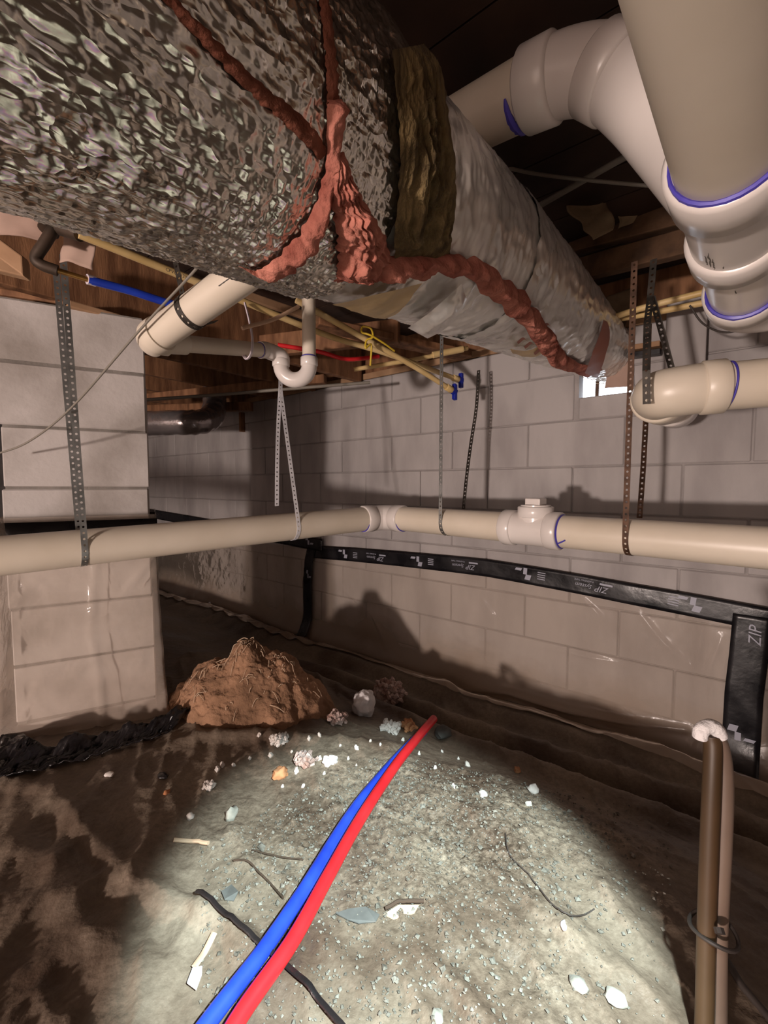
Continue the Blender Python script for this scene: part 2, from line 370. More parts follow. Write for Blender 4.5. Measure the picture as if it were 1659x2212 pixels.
nz = np.array([[noise.fractal(Vector((x * 9, y * 9, 0.3)), 0.9, 2.1, 4) for x in gx] for y in gy])
GZ = GZ + nz * 0.0045
gm = np.maximum(np.exp(-(((GX - 0.12) / 0.50) ** 2 + ((GY - 1.10) / 0.26) ** 2) ** 1.5), 0.55 * np.exp(-(((GX - 0.22) / 0.16) ** 2 + ((GY - 0.72) / 0.10) ** 2)))      # rubble lies on the sheet here
nz2 = np.array([[(noise.turbulence(Vector((x * 38, y * 38, 1.3)), 3, True) if gm[j, i] > .03 else 0) for i, x in enumerate(gx)] for j, y in enumerate(gy)])
cr = np.array([[(1 - abs(noise.noise(Vector(((x * .93 + y * .38) * 13, (y * .93 - x * .38) * 4.0, 5.5)))) * 2.2) if (-1.3 < x < 1.4 and .3 < y < 2.2) else 0 for x in gx] for y in gy])
cr2 = np.array([[(1 - abs(noise.noise(Vector(((x * .80 + y * .6) * 31, (y * .8 - x * .6) * 12.0, 2.5)))) * 2.2) if (-1.0 < x < 1.1 and .3 < y < 1.7) else 0 for x in gx] for y in gy])
GZ = GZ + (nz2 - .5) * 0.016 * gm + np.clip(cr, 0, 1) ** 3 * 0.0095 + np.clip(cr2, 0, 1) ** 3 * 0.0042
GL, gxl, gyl = GZ.tolist(), gx.tolist(), gy.tolist()
from bisect import bisect_right
def g(x, y):
    """height of the ground sheet"""
    i = min(max(bisect_right(gxl, x) - 1, 0), len(gxl) - 2); j = min(max(bisect_right(gyl, y) - 1, 0), len(gyl) - 2)
    u = min(max((x - gxl[i]) / (gxl[i + 1] - gxl[i]), 0), 1); v = min(max((y - gyl[j]) / (gyl[j + 1] - gyl[j]), 0), 1)
    a, b = GL[j], GL[j + 1]
    return (a[i] * (1 - u) + a[i + 1] * u) * (1 - v) + (b[i] * (1 - u) + b[i + 1] * u) * v
def G(px, py, up=0.0):
    """where the sight line through a pixel meets the ground sheet (raised by up)"""
    r = ray(px, py); t = max((0.12 - H) / r.z, 0.1)
    for _ in range(400):
        p = EYE + r * t
        if p.z <= g(p.x, p.y) + up: break
        t += 0.006
    lo, hi = t - 0.006, t
    for _ in range(9):
        mid = (lo + hi) / 2; p = EYE + r * mid
        if p.z <= g(p.x, p.y) + up: hi = mid
        else: lo = mid
    return EYE + r * hi

def grid(nx, ny, fn):
    v = [fn(i / (nx - 1), j / (ny - 1)) for j in range(ny) for i in range(nx)]
    f = [(j * nx + i, j * nx + i + 1, (j + 1) * nx + i + 1, (j + 1) * nx + i) for j in range(ny - 1) for i in range(nx - 1)]
    return v, f

# ------------------------------------------------------------------ setting
mb = MB(); mb.box((-0.6, 1.8, -0.50), (3.9, 0, 0), (0, 5.0, 0), (0, 0, 0.16))
struct('floor', mb, M['soil'], smooth=False)

# the ground sheet: fine in view, coarse elsewhere
nx, ny = len(gx), len(gy)
verts = np.stack([GX.ravel(), GY.ravel(), GZ.ravel()], 1)
faces = [(j * nx + i, j * nx + i + 1, (j + 1) * nx + i + 1, (j + 1) * nx + i) for j in range(ny - 1) for i in range(nx - 1)
         if wall_d(gx[i], gy[j]) > -0.16 and wall_d(gx[i + 1], gy[j + 1]) > -0.16]
mb = MB(); mb.v = [tuple(p) for p in verts]; mb.f = faces
nt = M['ground'].node_tree; bs_ = nt.nodes['Principled BSDF']; old = bs_.inputs['Base Color'].links[0].from_socket      # pale dust and speckle
ge = nt.nodes.new('ShaderNodeNewGeometry'); n1 = nt.nodes.new('ShaderNodeTexNoise'); n1.inputs['Scale'].default_value = 75; n1.inputs['Detail'].default_value = 5; n1.inputs['Roughness'].default_value = .7; nt.links.new(ge.outputs['Position'], n1.inputs['Vector'])
rp = nt.nodes.new('ShaderNodeValToRGB'); rp.color_ramp.elements[0].position = .36; rp.color_ramp.elements[0].color = (.45, .42, .40, 1); rp.color_ramp.elements[1].position = .68; rp.color_ramp.elements[1].color = (1.9, 1.95, 2.0, 1); nt.links.new(n1.outputs['Fac'], rp.inputs['Fac'])
mu = nt.nodes.new('ShaderNodeMix'); mu.data_type = 'RGBA'; mu.blend_type = 'MULTIPLY'; mu.inputs['Factor'].default_value = .85; nt.links.new(old, mu.inputs['A']); nt.links.new(rp.outputs['Color'], mu.inputs['B']); nt.links.new(mu.outputs['Result'], bs_.inputs['Base Color'])
at_ = nt.nodes.new('ShaderNodeAttribute'); at_.attribute_name = 'rubble'
mm = nt.nodes.new('ShaderNodeMapRange'); mm.inputs['To Min'].default_value = .22; mm.inputs['To Max'].default_value = .95; nt.links.new(at_.outputs['Fac'], mm.inputs['Value']); nt.links.new(mm.outputs[0], mu.inputs['Factor'])
for bn_ in [n_ for n_ in nt.nodes if n_.type == 'BUMP']:
    m3 = nt.nodes.new('ShaderNodeMapRange'); m3.inputs['To Min'].default_value = .38; m3.inputs['To Max'].default_value = 1.0; nt.links.new(at_.outputs['Fac'], m3.inputs['Value']); nt.links.new(m3.outputs[0], bn_.inputs['Strength'])
gs = single('ground_sheet', mb, M['ground'], 'muddy plastic vapour sheet covering the crawlspace ground in folds', 'plastic sheet', sharp=0)
al = gs.data.attributes.new('rubble', 'FLOAT', 'POINT'); al.data.foreach_set('value', np.clip(gm * (0.55 + 1.2 * np.clip(nz + .35, 0, 1)), 0, 1).ravel().astype(np.float32))

# back wall: mortar slab with a hole for the vent, blocks standing proud of it
S0, S1 = -5.3, 4.8
VH0, VH1 = 0.380, 0.487                        # vent opening, heights above the lens
vs0 = wall_s(wall_hit(1250, 840)); vs1 = wall_s(wall_hit(1366, 840))
TOP = 0.64
mb = MB()
def slab(s0, s1, h0, h1, t0=0.006, t1=0.07):
    c = W((s0 + s1) / 2, (h0 + h1) / 2, -(t0 + t1) / 2)
    mb.box(c, U * (s1 - s0) / 2, N * (t1 - t0) / 2, Vector((0, 0, (h1 - h0) / 2)))
slab(S0, vs0, -1.35, TOP); slab(vs1, S1, -1.35, TOP); slab(vs0, vs1, -1.35, VH0); slab(vs0, vs1, VH1, TOP)
wall = struct('wall_back', mb, M['mortar'], smooth=False)
bl = MB(); bl.box((0, 0, 0), (0.2, 0, 0), (0, 0.02, 0), (0, 0, 0.0985))
proto = {}
def block_mesh(L, hgt, m, name='block', dep=0.04):
    key = (round(L, 3), round(hgt, 3), m.name, dep)
    if key not in proto:
        bm = bmesh.new(); bmesh.ops.create_cube(bm, size=1)
        for v in bm.verts: v.co = Vector((v.co.x * L, v.co.y * dep, v.co.z * hgt))
        bmesh.ops.bevel(bm, geom=list(bm.edges), offset=0.004, segments=1, affect='EDGES')
        me = bpy.data.meshes.new(name); bm.to_mesh(me); bm.free(); me.materials.append(m); proto[key] = me
    return proto[key]
wrot = math.atan2(U.y, U.x)
WINV = root_inv(wall)
for row in range(9):
    h0 = 0.081 + 0.203 * (row - 6); h1 = h0 + 0.203
    h1c = min(h1, TOP)
    hh = h1c - h0 - 0.005
    off = 1.436 if row % 2 == 0 else 1.639
    k0 = math.floor((S0 - off) / 0.406)
    for k in range(k0, 24):
        a = off + 0.406 * k; b = a + 0.406
        if a > 3.1 or b < -3.2: continue
        pieces = [(a, b)]
        if h0 < VH1 - .02 and h1 > VH0 + .05:
            pieces = []
            if a < vs0: pieces.append((a, min(b, vs0)))
            if b > vs1: pieces.append((max(a, vs1), b))
        if len(pieces) != 1 or pieces[0] != (a, b):
            lo_, hi_ = max(a, vs0), min(b, vs1)
            if hi_ - lo_ > .03:
                o = bpy.data.objects.new('block', block_mesh(hi_ - lo_ - .004, VH0 - h0 - .003, M['block'])); COL.objects.link(o); o.parent = wall; o.matrix_parent_inverse = WINV
                o.location = W((lo_ + hi_) / 2, (h0 + VH0) / 2, -0.019); o.rotation_euler = (0, 0, wrot)
        for (a2, b2) in pieces:
            if b2 - a2 < 0.03: continue
            me = block_mesh(b2 - a2 - 0.005, hh, M['block'])
            o = bpy.data.objects.new('block', me); COL.objects.link(o); o.parent = wall; o.matrix_parent_inverse = WINV
            o.location = W((a2 + b2) / 2, (h0 + h1c) / 2, -0.018 + random.uniform(-.0015, .0015)); o.rotation_euler = (0, 0, wrot + random.uniform(-.003, .003))
# closing walls, out of view
def wallbox(name, a, b):
    a, b = Vector(a), Vector(b); m_ = MB(); m_.box((a + b) / 2, ((b - a).x / 2, 0, 0), (0, (b - a).y / 2, 0), (0, 0, (b - a).z / 2)); struct(name, m_, M['mortar'], smooth=False)
wallbox('wall_left', (-4.4, -3.2, -.5), (-4.2, 6.5, 1.8)); wallbox('wall_front', (-4.4, -3.2, -.5), (3.2, -3.0, 1.8)); wallbox('wall_right', (3.0, -3.2, -.5), (3.2, 3.0, 1.8))

# ceiling: subfloor boards and joists
JB, JT = 0.625, 0.86
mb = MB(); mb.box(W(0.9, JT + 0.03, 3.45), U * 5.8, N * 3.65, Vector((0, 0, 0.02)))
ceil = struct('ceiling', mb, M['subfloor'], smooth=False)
def Q(s, dw, h): q = WA + U * s + N * dw; return Vector((q.x, q.y, H + h))
def board(name, s0, d0, s1, d1, h0, h1, thick, m=M['wood'], parent=ceil, label=None):
    a = Q(s0, d0, (h0 + h1) / 2); b = Q(s1, d1, (h0 + h1) / 2); d = (b - a); x = d.normalized()
    y = Vector((-x.y, x.x, 0)); m_ = MB(); m_.box((a + b) / 2, d / 2, y * thick / 2, Vector((0, 0, (h1 - h0) / 2)))
    o = mesh_obj(name, m_.v, m_.f, m, parent, smooth=False, bevel=0.004)
    if label: o['label'] = label
    return o
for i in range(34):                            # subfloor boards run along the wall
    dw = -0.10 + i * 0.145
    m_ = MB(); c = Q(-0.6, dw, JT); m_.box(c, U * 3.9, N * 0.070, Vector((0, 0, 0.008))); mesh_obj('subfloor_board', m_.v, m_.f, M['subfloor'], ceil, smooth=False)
for s in (-3.30, -2.89, -2.48, -2.07, -1.66, -1.25, -0.84, -0.43, -0.02, 0.39):
    board('joist', s, 0.02, s, 3.6 if s < -0.6 else 1.75, JB, JT - 0.009, 0.038)
board('joist', 2.75, 0.02, 2.75, 3.2, JB, JT - 0.009, 0.038)
board('rim_joist', -5.3, -0.05, 4.8, -0.05, TOP + 0.04, JT - 0.009, 0.038)
board('sill_plate', -5.3, -0.07, 4.8, -0.07, TOP + 0.002, TOP + 0.038, 0.14, m=M['wood_pale'])

# beams crossing on the right, running along the wall
def pixbeam(name, a, b, d_a, d_b, hgt, thick, m=M['wood']):
    """board whose lower front edge runs between two pixels"""
    A, B = P(*a, d_a), P(*b, d_b); d = (B - A); x = Vector((d.x, d.y, 0)).normalized(); y = Vector((-x.y, x.x, 0)); m_ = MB()
    m_.box((A + B) / 2 + Vector((0, 0, hgt / 2)) + y * thick / 2, d / 2, y * thick / 2, Vector((0, 0, hgt / 2)))
    return mesh_obj(name, m_.v, m_.f, m, ceil, smooth=False, bevel=0.004)
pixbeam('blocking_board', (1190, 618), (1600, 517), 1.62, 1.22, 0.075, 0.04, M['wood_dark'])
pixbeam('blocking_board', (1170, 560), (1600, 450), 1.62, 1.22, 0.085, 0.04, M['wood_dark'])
pixbeam('blocking_board', (310, 892), (536, 886), 3.35, 3.02, 0.06, 0.06)
pixbeam('blocking_board', (300, 868), (700, 826), 2.9, 2.6, 0.05, 0.05)
pixbeam('blocking_board', (560, 770), (860, 738), 2.1, 1.9, 0.10, 0.04)
pixbeam('blocking_board', (690, 700), (1020, 770), 1.75, 2.1, 0.03, 0.09, M['wood'])
pixbeam('blocking_board', (515, 640), (800, 735), 1.5, 2.0, 0.03, 0.02, M['wood_pale'])
# small wooden block hanging at the top of the wall
mb = MB(); mb.box(wall_hit(523, 912, 0.02), U * 0.012, N * 0.02, Vector((0, 0, 0.075)))
mesh_obj('wood_cleat', mb.v, mb.f, M['wood'], ceil, smooth=False)

# ------------------------------------------------------------------ the pier on the left
p0 = P(5, 1048, 1.40); pf = Vector((0.881, 0.473, 0)); pb = Vector((-0.473, 0.881, 0)); PL = 0.412
p0 = Vector((p0.x, p0.y, 0))
pier = thing('block_pier', 'square pier of painted concrete blocks wrapped in clear film to half height', 'pier', (p0.x + .1, p0.y + .27, g(p0.x, p0.y)))
prot = math.atan2(pf.y, pf.x)
joints = [-0.895, -0.790, -0.597, -0.405, -0.208, -0.010, 0.190, 0.392, 0.592]
PINV = root_inv(pier)
for i in range(len(joints) - 1):
    h0, h1 = joints[i], joints[i + 1]
    me = block_mesh(PL, h1 - h0 - 0.007, M['pier_block'], dep=0.195)
    for k in (0, 1):
        o = bpy.data.objects.new('block', me); COL.objects.link(o); o.parent = pier; o.matrix_parent_inverse = PINV
        c = p0 + pf * PL / 2 + pb * (0.0985 + 0.206 * k)
        o.location = (c.x + random.uniform(-.003, .003), c.y + random.uniform(-.003, .003), H + (h0 + h1) / 2)
        o.rotation_euler = (0, 0, prot + random.uniform(-.008, .008))
mb = MB(); c = p0 + pf * PL / 2 + pb * 0.203; mb.box((c.x, c.y, H - 0.135), pf * (PL / 2 - .006), pb * 0.198, Vector((0, 0, 0.725)))
part('mortar_core', mb, M['mortar_dark'], pier, smooth=False)
# film wrap: a band all round, wrinkled, flaring at the foot
def wrap_fn(u, v):
    per = [(-1, -1), (1, -1), (1, 1), (-1, 1), (-1, -1)]
    t = u * 4; i = min(int(t), 3); f_ = t - i
    a = Vector(per[i]); b = Vector(per[i + 1]); q = a.lerp(b, f_)
    h = -0.105 + (-0.845 + 0.105) * v
    flare = 0.013 + 0.022 * v * v
    n_ = abs(noise.fractal(Vector((u * 11, v * 5, 3.1)), 1, 2, 3)) * 0.004 + abs(noise.noise(Vector((u * 26, v * 9 + u * 8, 1.7)))) * 0.0045
    r_ = PL / 2 + flare + n_ + 0.004
    cc = Vector((0, 0, 0)) + p0 + pf * PL / 2 + pb * 0.203
    if i == 0:
        r_ += 0.010 * math.exp(-((f_ - .56 - .02 * math.sin(v * 9)) / .018) ** 2) * min(1, v * 3) + 0.012 * math.exp(-((f_ - .03) / .03) ** 2)
        r_ += 0.009 * math.exp(-(((f_ - .70) * .62 + (v - .42) * .78) / .022) ** 2) * math.exp(-((f_ - .85) / .16) ** 2)
        r_ += 0.008 * math.exp(-(((f_ - .1) * .3 - (v - .30 - .06 * math.sin(f_ * 20))) / .02) ** 2) * math.exp(-((f_ - .15) / .15) ** 2)
    lf = 0.035 * v if q.x < 0 and i == 3 else 0
    p = cc + pf * (q.x * r_) + pb * (q.y * r_) - pf * lf
    return Vector((p.x, p.y, H + h))
mb = MB(); mb.add(*grid(160, 70, wrap_fn)); part('film_wrap', mb, M['wrap'], pier, label='clear wrinkled plastic film round the lower half of the pier', sharp=0)
def bandring(h0, h1, off, m, name, label):
    mb = MB(); cc = p0 + pf * PL / 2 + pb * 0.203
    def fn(u, v):
        per = [(-1, -1), (1, -1), (1, 1), (-1, 1), (-1, -1)]; t = u * 4; i = min(int(t), 3); q = Vector(per[i]).lerp(Vector(per[i + 1]), t - i)
        p = cc + pf * q.x * (PL / 2 + off) + pb * q.y * (PL / 2 + off); return Vector((p.x, p.y, H + h0 + (h1 - h0) * v))
    mb.add(*grid(41, 3, fn)); part(name, mb, m, pier, label=label, thick=0.0015)
bandring(-0.120, -0.205, 0.022, M['tape'], 'tape_band', 'black tape band round the pier')
# black plastic gathered round the foot of the pier
def skirt(path, wid, seed):
    pts = spline(path, 12)
    def fn(u, v):
        p = pts[min(int(u * (len(pts) - 1)), len(pts) - 1)]
        x = p.x + (v - .5) * wid * (-0.3); y = p.y + (v - .5) * wid * (-0.95)
        n_ = noise.fractal(Vector((u * 9, v * 3, seed)), 1, 2, 4)
        z = g(x, y) + 0.012 + 0.05 * math.exp(-((v - .35) / .25) ** 2) * (0.6 + 0.8 * n_) + 0.012 * noise.noise(Vector((u * 30, v * 8, seed)))
        return Vector((x, y, max(z, g(x, y) + .008)))
    return grid(len(pts) * 2, 18, fn)
mb = MB(); mb.add(*skirt([G(-60, 1600), G(20, 1648), G(60, 1658), G(150, 1640), G(240, 1616), G(320, 1590), G(400, 1560)], 0.15, 2.2))
single('black_plastic_film', mb, M['blackfilm'], 'crumpled black plastic film gathered around the foot of the pier', 'plastic film', sharp=0, thick=0.002)

# wood on top of the pier
for i, (a, b, d0, d1, m_) in enumerate([((-30, 632), (140, 658), 1.45, 1.5, 'wood'), ((150, 662), (330, 712), 1.44, 1.62, 'wood_pale'), ((-40, 575), (62, 600), 1.2, 1.25, 'wood_pale'), ((-40, 530), (50, 596), 1.10, 1.12, 'wood_pale')]):
    pixbeam('shim_board', a, b, d0, d1, 0.022 if i < 2 else 0.05, 0.2 if i < 2 else 0.03, M[m_])

# ------------------------------------------------------------------ wall liner, seam tapes
TAPE_C = -0.452
def tape_c(s):
    x = 0
    return -0.452 + 0.012 * math.sin(s * 2.2) + (0.018 if s < 0.02 else 0)
LS0, LS1 = -3.1, 2.9
CREASE = []
def crease(pix, wd, ht):
    pts = []
    for x, y in pix:
        q = wall_hit(x, y, .04); pts.append((wall_s(q), q.z - H))
    CREASE.append((pts, wd, ht, min(p[0] for p in pts) - .06, max(p[0] for p in pts) + .06))
crease([(1010, 1484), (1100, 1496), (1220, 1535), (1340, 1560), (1480, 1580)], .012, .026)
crease([(1205, 1562), (1300, 1580), (1420, 1622)], .010, .018)
crease([(1150, 1398), (1250, 1418), (1330, 1436)], .009, .012)
crease([(1380, 1330), (1430, 1390), (1490, 1450)], .010, .010)
crease([(1490, 1290), (1515, 1370), (1500, 1460)], .012, .012)
crease([(1030, 1290), (1060, 1330), (1010, 1400)], .010, .008)
crease([(1560, 1380), (1530, 1450), (1540, 1550)], .010, .014)
crease([(900, 1300), (1000, 1390), (1110, 1430)], .014, .007)
crease([(720, 1260), (800, 1330), (830, 1400)], .016, .008)
crease([(1250, 1290), (1290, 1330), (1270, 1380)], .008, .009)
def crease_off(s, h):
    o = 0
    for pts, wd, ht, a, b in CREASE:
        if s < a or s > b: continue
        best = 9; bt = 0
        for i in range(len(pts) - 1):
            ax, ay = pts[i]; bx, by = pts[i + 1]; dx, dy = bx - ax, by - ay
            t = min(max(((s - ax) * dx + (h - ay) * dy) / (dx * dx + dy * dy), 0), 1); d = math.hypot(s - ax - t * dx, h - ay - t * dy)
            if d < best: best = d; bt = (i + t) / (len(pts) - 1)
        o += ht * math.exp(-(best / wd) ** 2) * math.sin(math.pi * min(max(bt, .03), .97)) ** .5
    return o
def liner_fn(u, v):
    s = LS0 + (LS1 - LS0) * u
    hb = -1.10
    h = tape_c(s) + (hb - tape_c(s)) * min(v / 0.82, 1.0)
    k = max(0, (v - 0.55) / 0.27)
    off = 0.012 + 0.0045 * noise.fractal(Vector((s * 3.3, v * 3, 0.4)), 1, 2, 4) + 0.003 * abs(noise.noise(Vector((s * 11 + v * 6, v * 5, 9.1))))
    off += min(k, 1) ** 2 * 0.085 * (0.8 + 0.5 * noise.noise(Vector((s * 1.3, 0.2, 4.4)))) 
    if v > 0.82:
        e = (v - 0.82) / 0.18; off += e * 0.12
        q = W(s, 0, off); z = g(q.x, q.y) + 0.012 + (1 - e) * 0.02 + 0.01 * noise.noise(Vector((s * 6, e * 2, 2)))
        z = min(max(z, g(q.x, q.y) + .01), H + hb + .12 * e + .02) if e < .3 else z
        return Vector((q.x, q.y, z))
    off += crease_off(s, h)
    return W(s, h, max(off, .007))
mb = MB(); mb.add(*grid(760, 100, liner_fn))
single('wall_liner', mb, M['liner'], 'clear plastic liner hung over the lower half of the long block wall', 'plastic sheet', sharp=0)

def tape_strip(name, label, path, wid_dir, wid, off, group=None, n=60):
    """flat tape on the wall: path of (s, h) stations"""
    pts = path
    def fn(u, v):
        t = u * (len(pts) - 1); i = min(int(t), len(pts) - 2); f_ = t - i
        s = pts[i][0] + (pts[i + 1][0] - pts[i][0]) * f_; h = pts[i][1] + (pts[i + 1][1] - pts[i][1]) * f_
        k = (v - .5) * wid
        kk = min(max((0.82 * (h - tape_c(s)) / (-1.10 - tape_c(s)) - .55) / .27, 0), 1)
        o_ = off + kk ** 2 * .105 + 0.003 * noise.noise(Vector((s * 7, h * 9 + v, 1.1)))
        return W(s + (k if wid_dir == 's' else 0), h + (k if wid_dir == 'h' else 0), o_)
    root = thing(name, label, 'tape', W(pts[len(pts) // 2][0], pts[len(pts) // 2][1] - wid / 2, off), group)
    mb = MB(); mb.add(*grid(n, 7, fn)); part('tape_film', mb, M['tape'], root, sharp=0, thick=0.001)
    return root
s_c = wall_s(wall_hit(688, 1190)); s_r = wall_s(wall_hit(1605, 1400))
def pix_sh(px, py): q = wall_hit(px, py, .03); return (wall_s(q), q.z - H)
main_tape = tape_strip('seam_tape', 'long black printed tape along the top of the wall liner, running right', [pix_sh(*q) for q in [(676, 1192), (760, 1198), (860, 1207), (960, 1217), (1050, 1227), (1150, 1244), (1260, 1264), (1370, 1285), (1500, 1309), (1659, 1340), (1800, 1372)]], 'h', 0.086, 0.030, n=140)
left_tape = tape_strip('seam_tape', 'black tape rising left from the seam corner, passing behind the cream drain pipe', [pix_sh(*q) for q in [(697, 1178), (640, 1168), (560, 1153), (428, 1128), (313, 1107), (200, 1088)]], 'h', 0.085, 0.036, n=80)
vert_tape = tape_strip('seam_tape', 'vertical black tape down the liner seam, bending left at the ground', [pix_sh(*q) for q in [(676, 1172), (667, 1215), (664, 1260), (665, 1320), (664, 1365), (655, 1385)]], 's', 0.085, 0.034, n=60)
q = [pix_sh(655, 1381), pix_sh(640, 1392), pix_sh(600, 1401), pix_sh(575, 1403)]
mb = MB(); mb.add(*tube(spline([W(a, b, .17) for a, b in q], 6), 0.022, 8, flat=0.4)); part('tape_tail', mb, M['tape'], vert_tape)
right_tape = tape_strip('seam_tape', 'wide vertical black tape at the right edge of the photo', [pix_sh(*q) for q in [(1625, 1330), (1616, 1420), (1606, 1500), (1600, 1600), (1594, 1690), (1590, 1790), (1588, 1830)]], 's', 0.108, 0.036, n=60)

def text_mesh(txt, size, shear=0.0):
    c = bpy.data.curves.new('lettering', 'FONT'); c.body = txt; c.size = size; c.shear = shear; c.extrude = 0.0003; c.align_x = 'CENTER'; c.align_y = 'CENTER'; c.resolution_u = 2
    o = bpy.data.objects.new('lettering', c); COL.objects.link(o)
    dg = bpy.context.evaluated_depsgraph_get(); me = bpy.data.meshes.new_from_object(o.evaluated_get(dg)); bpy.data.objects.remove(o); bpy.data.curves.remove(c)
    return [v.co.copy() for v in me.vertices], [tuple(p.vertices) for p in me.polygons]
def on_tape(mb, shp, px, py, slope, root, name, off=0.034, spin=math.pi):
    """lay flat shapes (x right, y up as printed) upside down on the tape at a pixel"""
    s, h = pix_sh(px, py); v, f = shp
    ca, sa = math.cos(spin + slope), math.sin(spin + slope)
    mb.add([W(s + p.x * ca - p.y * sa, h + p.x * sa + p.y * ca, off + p.z) for p in v], f)
def rects(rs):
    v, f = [], []
    for x, y, w_, h_, sh in rs:
        o = len(v); v += [Vector((x, y, 0)), Vector((x + w_, y, 0)), Vector((x + w_ + sh, y + h_, 0)), Vector((x + sh, y + h_, 0))]; f.append((o, o + 1, o + 2, o + 3))
    return v, f
zip_t = text_mesh('ZIP', 0.036, 0.3); sys_t = text_mesh('System', 0.024, 0.25); tap_t = text_mesh('FLASHING TAPE', 0.011, 0.1)
def shift(shp, dx, dy): return [p + Vector((dx, dy, 0)) for p in shp[0]], shp[1]
mark = rects([(-.026, .004, .026, .024, .006), (-.004, -.026, .018, .03, .0), (.02, -.022, .030, .012, .006)])
bars = rects([(-.018, -.016, .036, .004, 0), (-.018, -.006, .036, .004, 0), (-.018, .004, .036, .004, 0), (-.018, .014, .036, .004, 0)])
lines_ = rects([(-.05, .004, .1, .006, .0), (-.05, -.008, .085, .006, .0)])
def logo(px, py, slope, root, sc=1.0):
    mb = MB()
    on_tape(mb, shift(zip_t, -.040, .010), px, py, slope, root, 'p'); on_tape(mb, shift(sys_t, .034, .008), px, py, slope, root, 'p')
    on_tape(mb, rects([(-.078, -.016, .05, .008, .0)]), px, py, slope, root, 'p'); on_tape(mb, shift(tap_t, .035, -.014), px, py, slope, root, 'p')
    part('printed_logo', mb, M['print'], root, label='grey printed lettering, upside down on the tape', smooth=False)
def emblem(px, py, slope, root):
    mb = MB(); on_tape(mb, mark, px, py, slope, root, 'p'); part('printed_emblem', mb, M['print'], root, label='grey block emblem print', smooth=False)
def barset(px, py, slope, root):
    mb = MB(); on_tape(mb, bars, px, py, slope, root, 'p'); part('printed_bars', mb, M['print'], root, label='small grey bar print', smooth=False)
sl = 0.0
emblem(745, 1196, sl, main_tape); barset(768, 1199, sl, main_tape); logo(812, 1202, sl, main_tape)
emblem(905, 1212, sl, main_tape); barset(931, 1213, sl, main_tape); logo(1003, 1219, sl, main_tape)
emblem(1137, 1239, -.06, main_tape); barset(1170, 1244, -.06, main_tape); logo(1280, 1264, -.08, main_tape)
emblem(1500, 1305, -.1, main_tape); barset(1455, 1297, -.1, main_tape)
mb = MB(); s_, h_ = pix_sh(1632, 1372); v, f = text_mesh('ZIP', 0.05, 0.2)
mb.add([W(s_ - p.y, h_ + p.x, 0.042 + p.z) for p in v], f); part('printed_logo', mb, M['print'], right_tape, smooth=False, label='grey printed lettering turned sideways')
mb = MB(); s_, h_ = pix_sh(1590, 1580); mb.add([W(s_ + p.x, h_ + p.y, 0.042) for p in mark[0]], mark[1]); part('printed_emblem', mb, M['print'], right_tape, smooth=False, label='grey block emblem print low on the tape')
mb = MB(); s_, h_ = pix_sh(667, 1240); mb.add([W(s_ + p.x * .6, h_ + p.y, 0.040) for p in mark[0]], mark[1]); part('printed_emblem', mb, M['print'], vert_tape, smooth=False, label='small grey block emblem print')
mb = MB(); s_, h_ = pix_sh(668, 1168); mb.add([W(s_ + p.x, h_ + p.y, 0.042) for p in mark[0]], mark[1]); part('printed_emblem', mb, M['print'], left_tape, smooth=False, label='grey block emblem at the tape end')

# ------------------------------------------------------------------ pipes
def dpt(px, a, b):
    """depth along a straight run between (px, d) pairs"""
    k = (px - a[0]) / (b[0] - a[0]); return 1 / ((1 - k) / a[1] + k / b[1])
def collar(name, A, B, r_in, r_out, m, parent, seg=40, lip=0.003, label=None):
    """hub: a sleeve between two points with a rounded lip"""
    A, B = Vector(A), Vector(B); d = B - A; L_ = d.length
    ts = [0, 0, lip / L_, 1 - lip / L_, 1, 1]; rs = [r_in, r_out - lip, r_out, r_out, r_out - lip, r_in]
    mb = MB(); mb.add(*tube_prof([A + d * t for t in ts], rs, d.normalized(), seg)); return part(name, mb, m, parent, label=label, sharp=50)
def tube_prof(pts, rs, axis, seg):
    t = axis; ref = Vector((0, 0, 1)) if abs(t.z) < .9 else Vector((1, 0, 0)); n = (ref - t * ref.dot(t)).normalized(); b = t.cross(n); v = []; f = []
    for p, r in zip(pts, rs):
        for k in range(seg):
            a = 2 * math.pi * k / seg; v.append(p + n * math.cos(a) * r + b * math.sin(a) * r)
    for i in range(len(pts) - 1):
        for k in range(seg):
            k2 = (k + 1) % seg; f.append((i * seg + k, i * seg + k2, (i + 1) * seg + k2, (i + 1) * seg + k))
    return v, f

def arc(C, axis, r, rad_, a0, a1, m, parent, name='primer_ring'):
    """smear of primer round part of a pipe, centred on its underside"""
    axis = axis.normalized(); sd = axis.cross(Vector((0, 0, 1))).normalized(); dn = sd.cross(axis).normalized()
    if dn.z > 0: dn = -dn
    mb = MB(); n_ = 18; pts = [C + (sd * math.sin(t) + dn * math.cos(t)) * r for t in [a0 + (a1 - a0) * k / n_ for k in range(n_ + 1)]]
    mb.tube(pts, [rad_ * (.25 + .75 * math.sin(math.pi * k / n_) ** .6) * (1 + .35 * noise.noise(Vector((k * .7, rad_ * 900, 0)))) for k in range(n_ + 1)], 6); part(name, mb, m, parent)
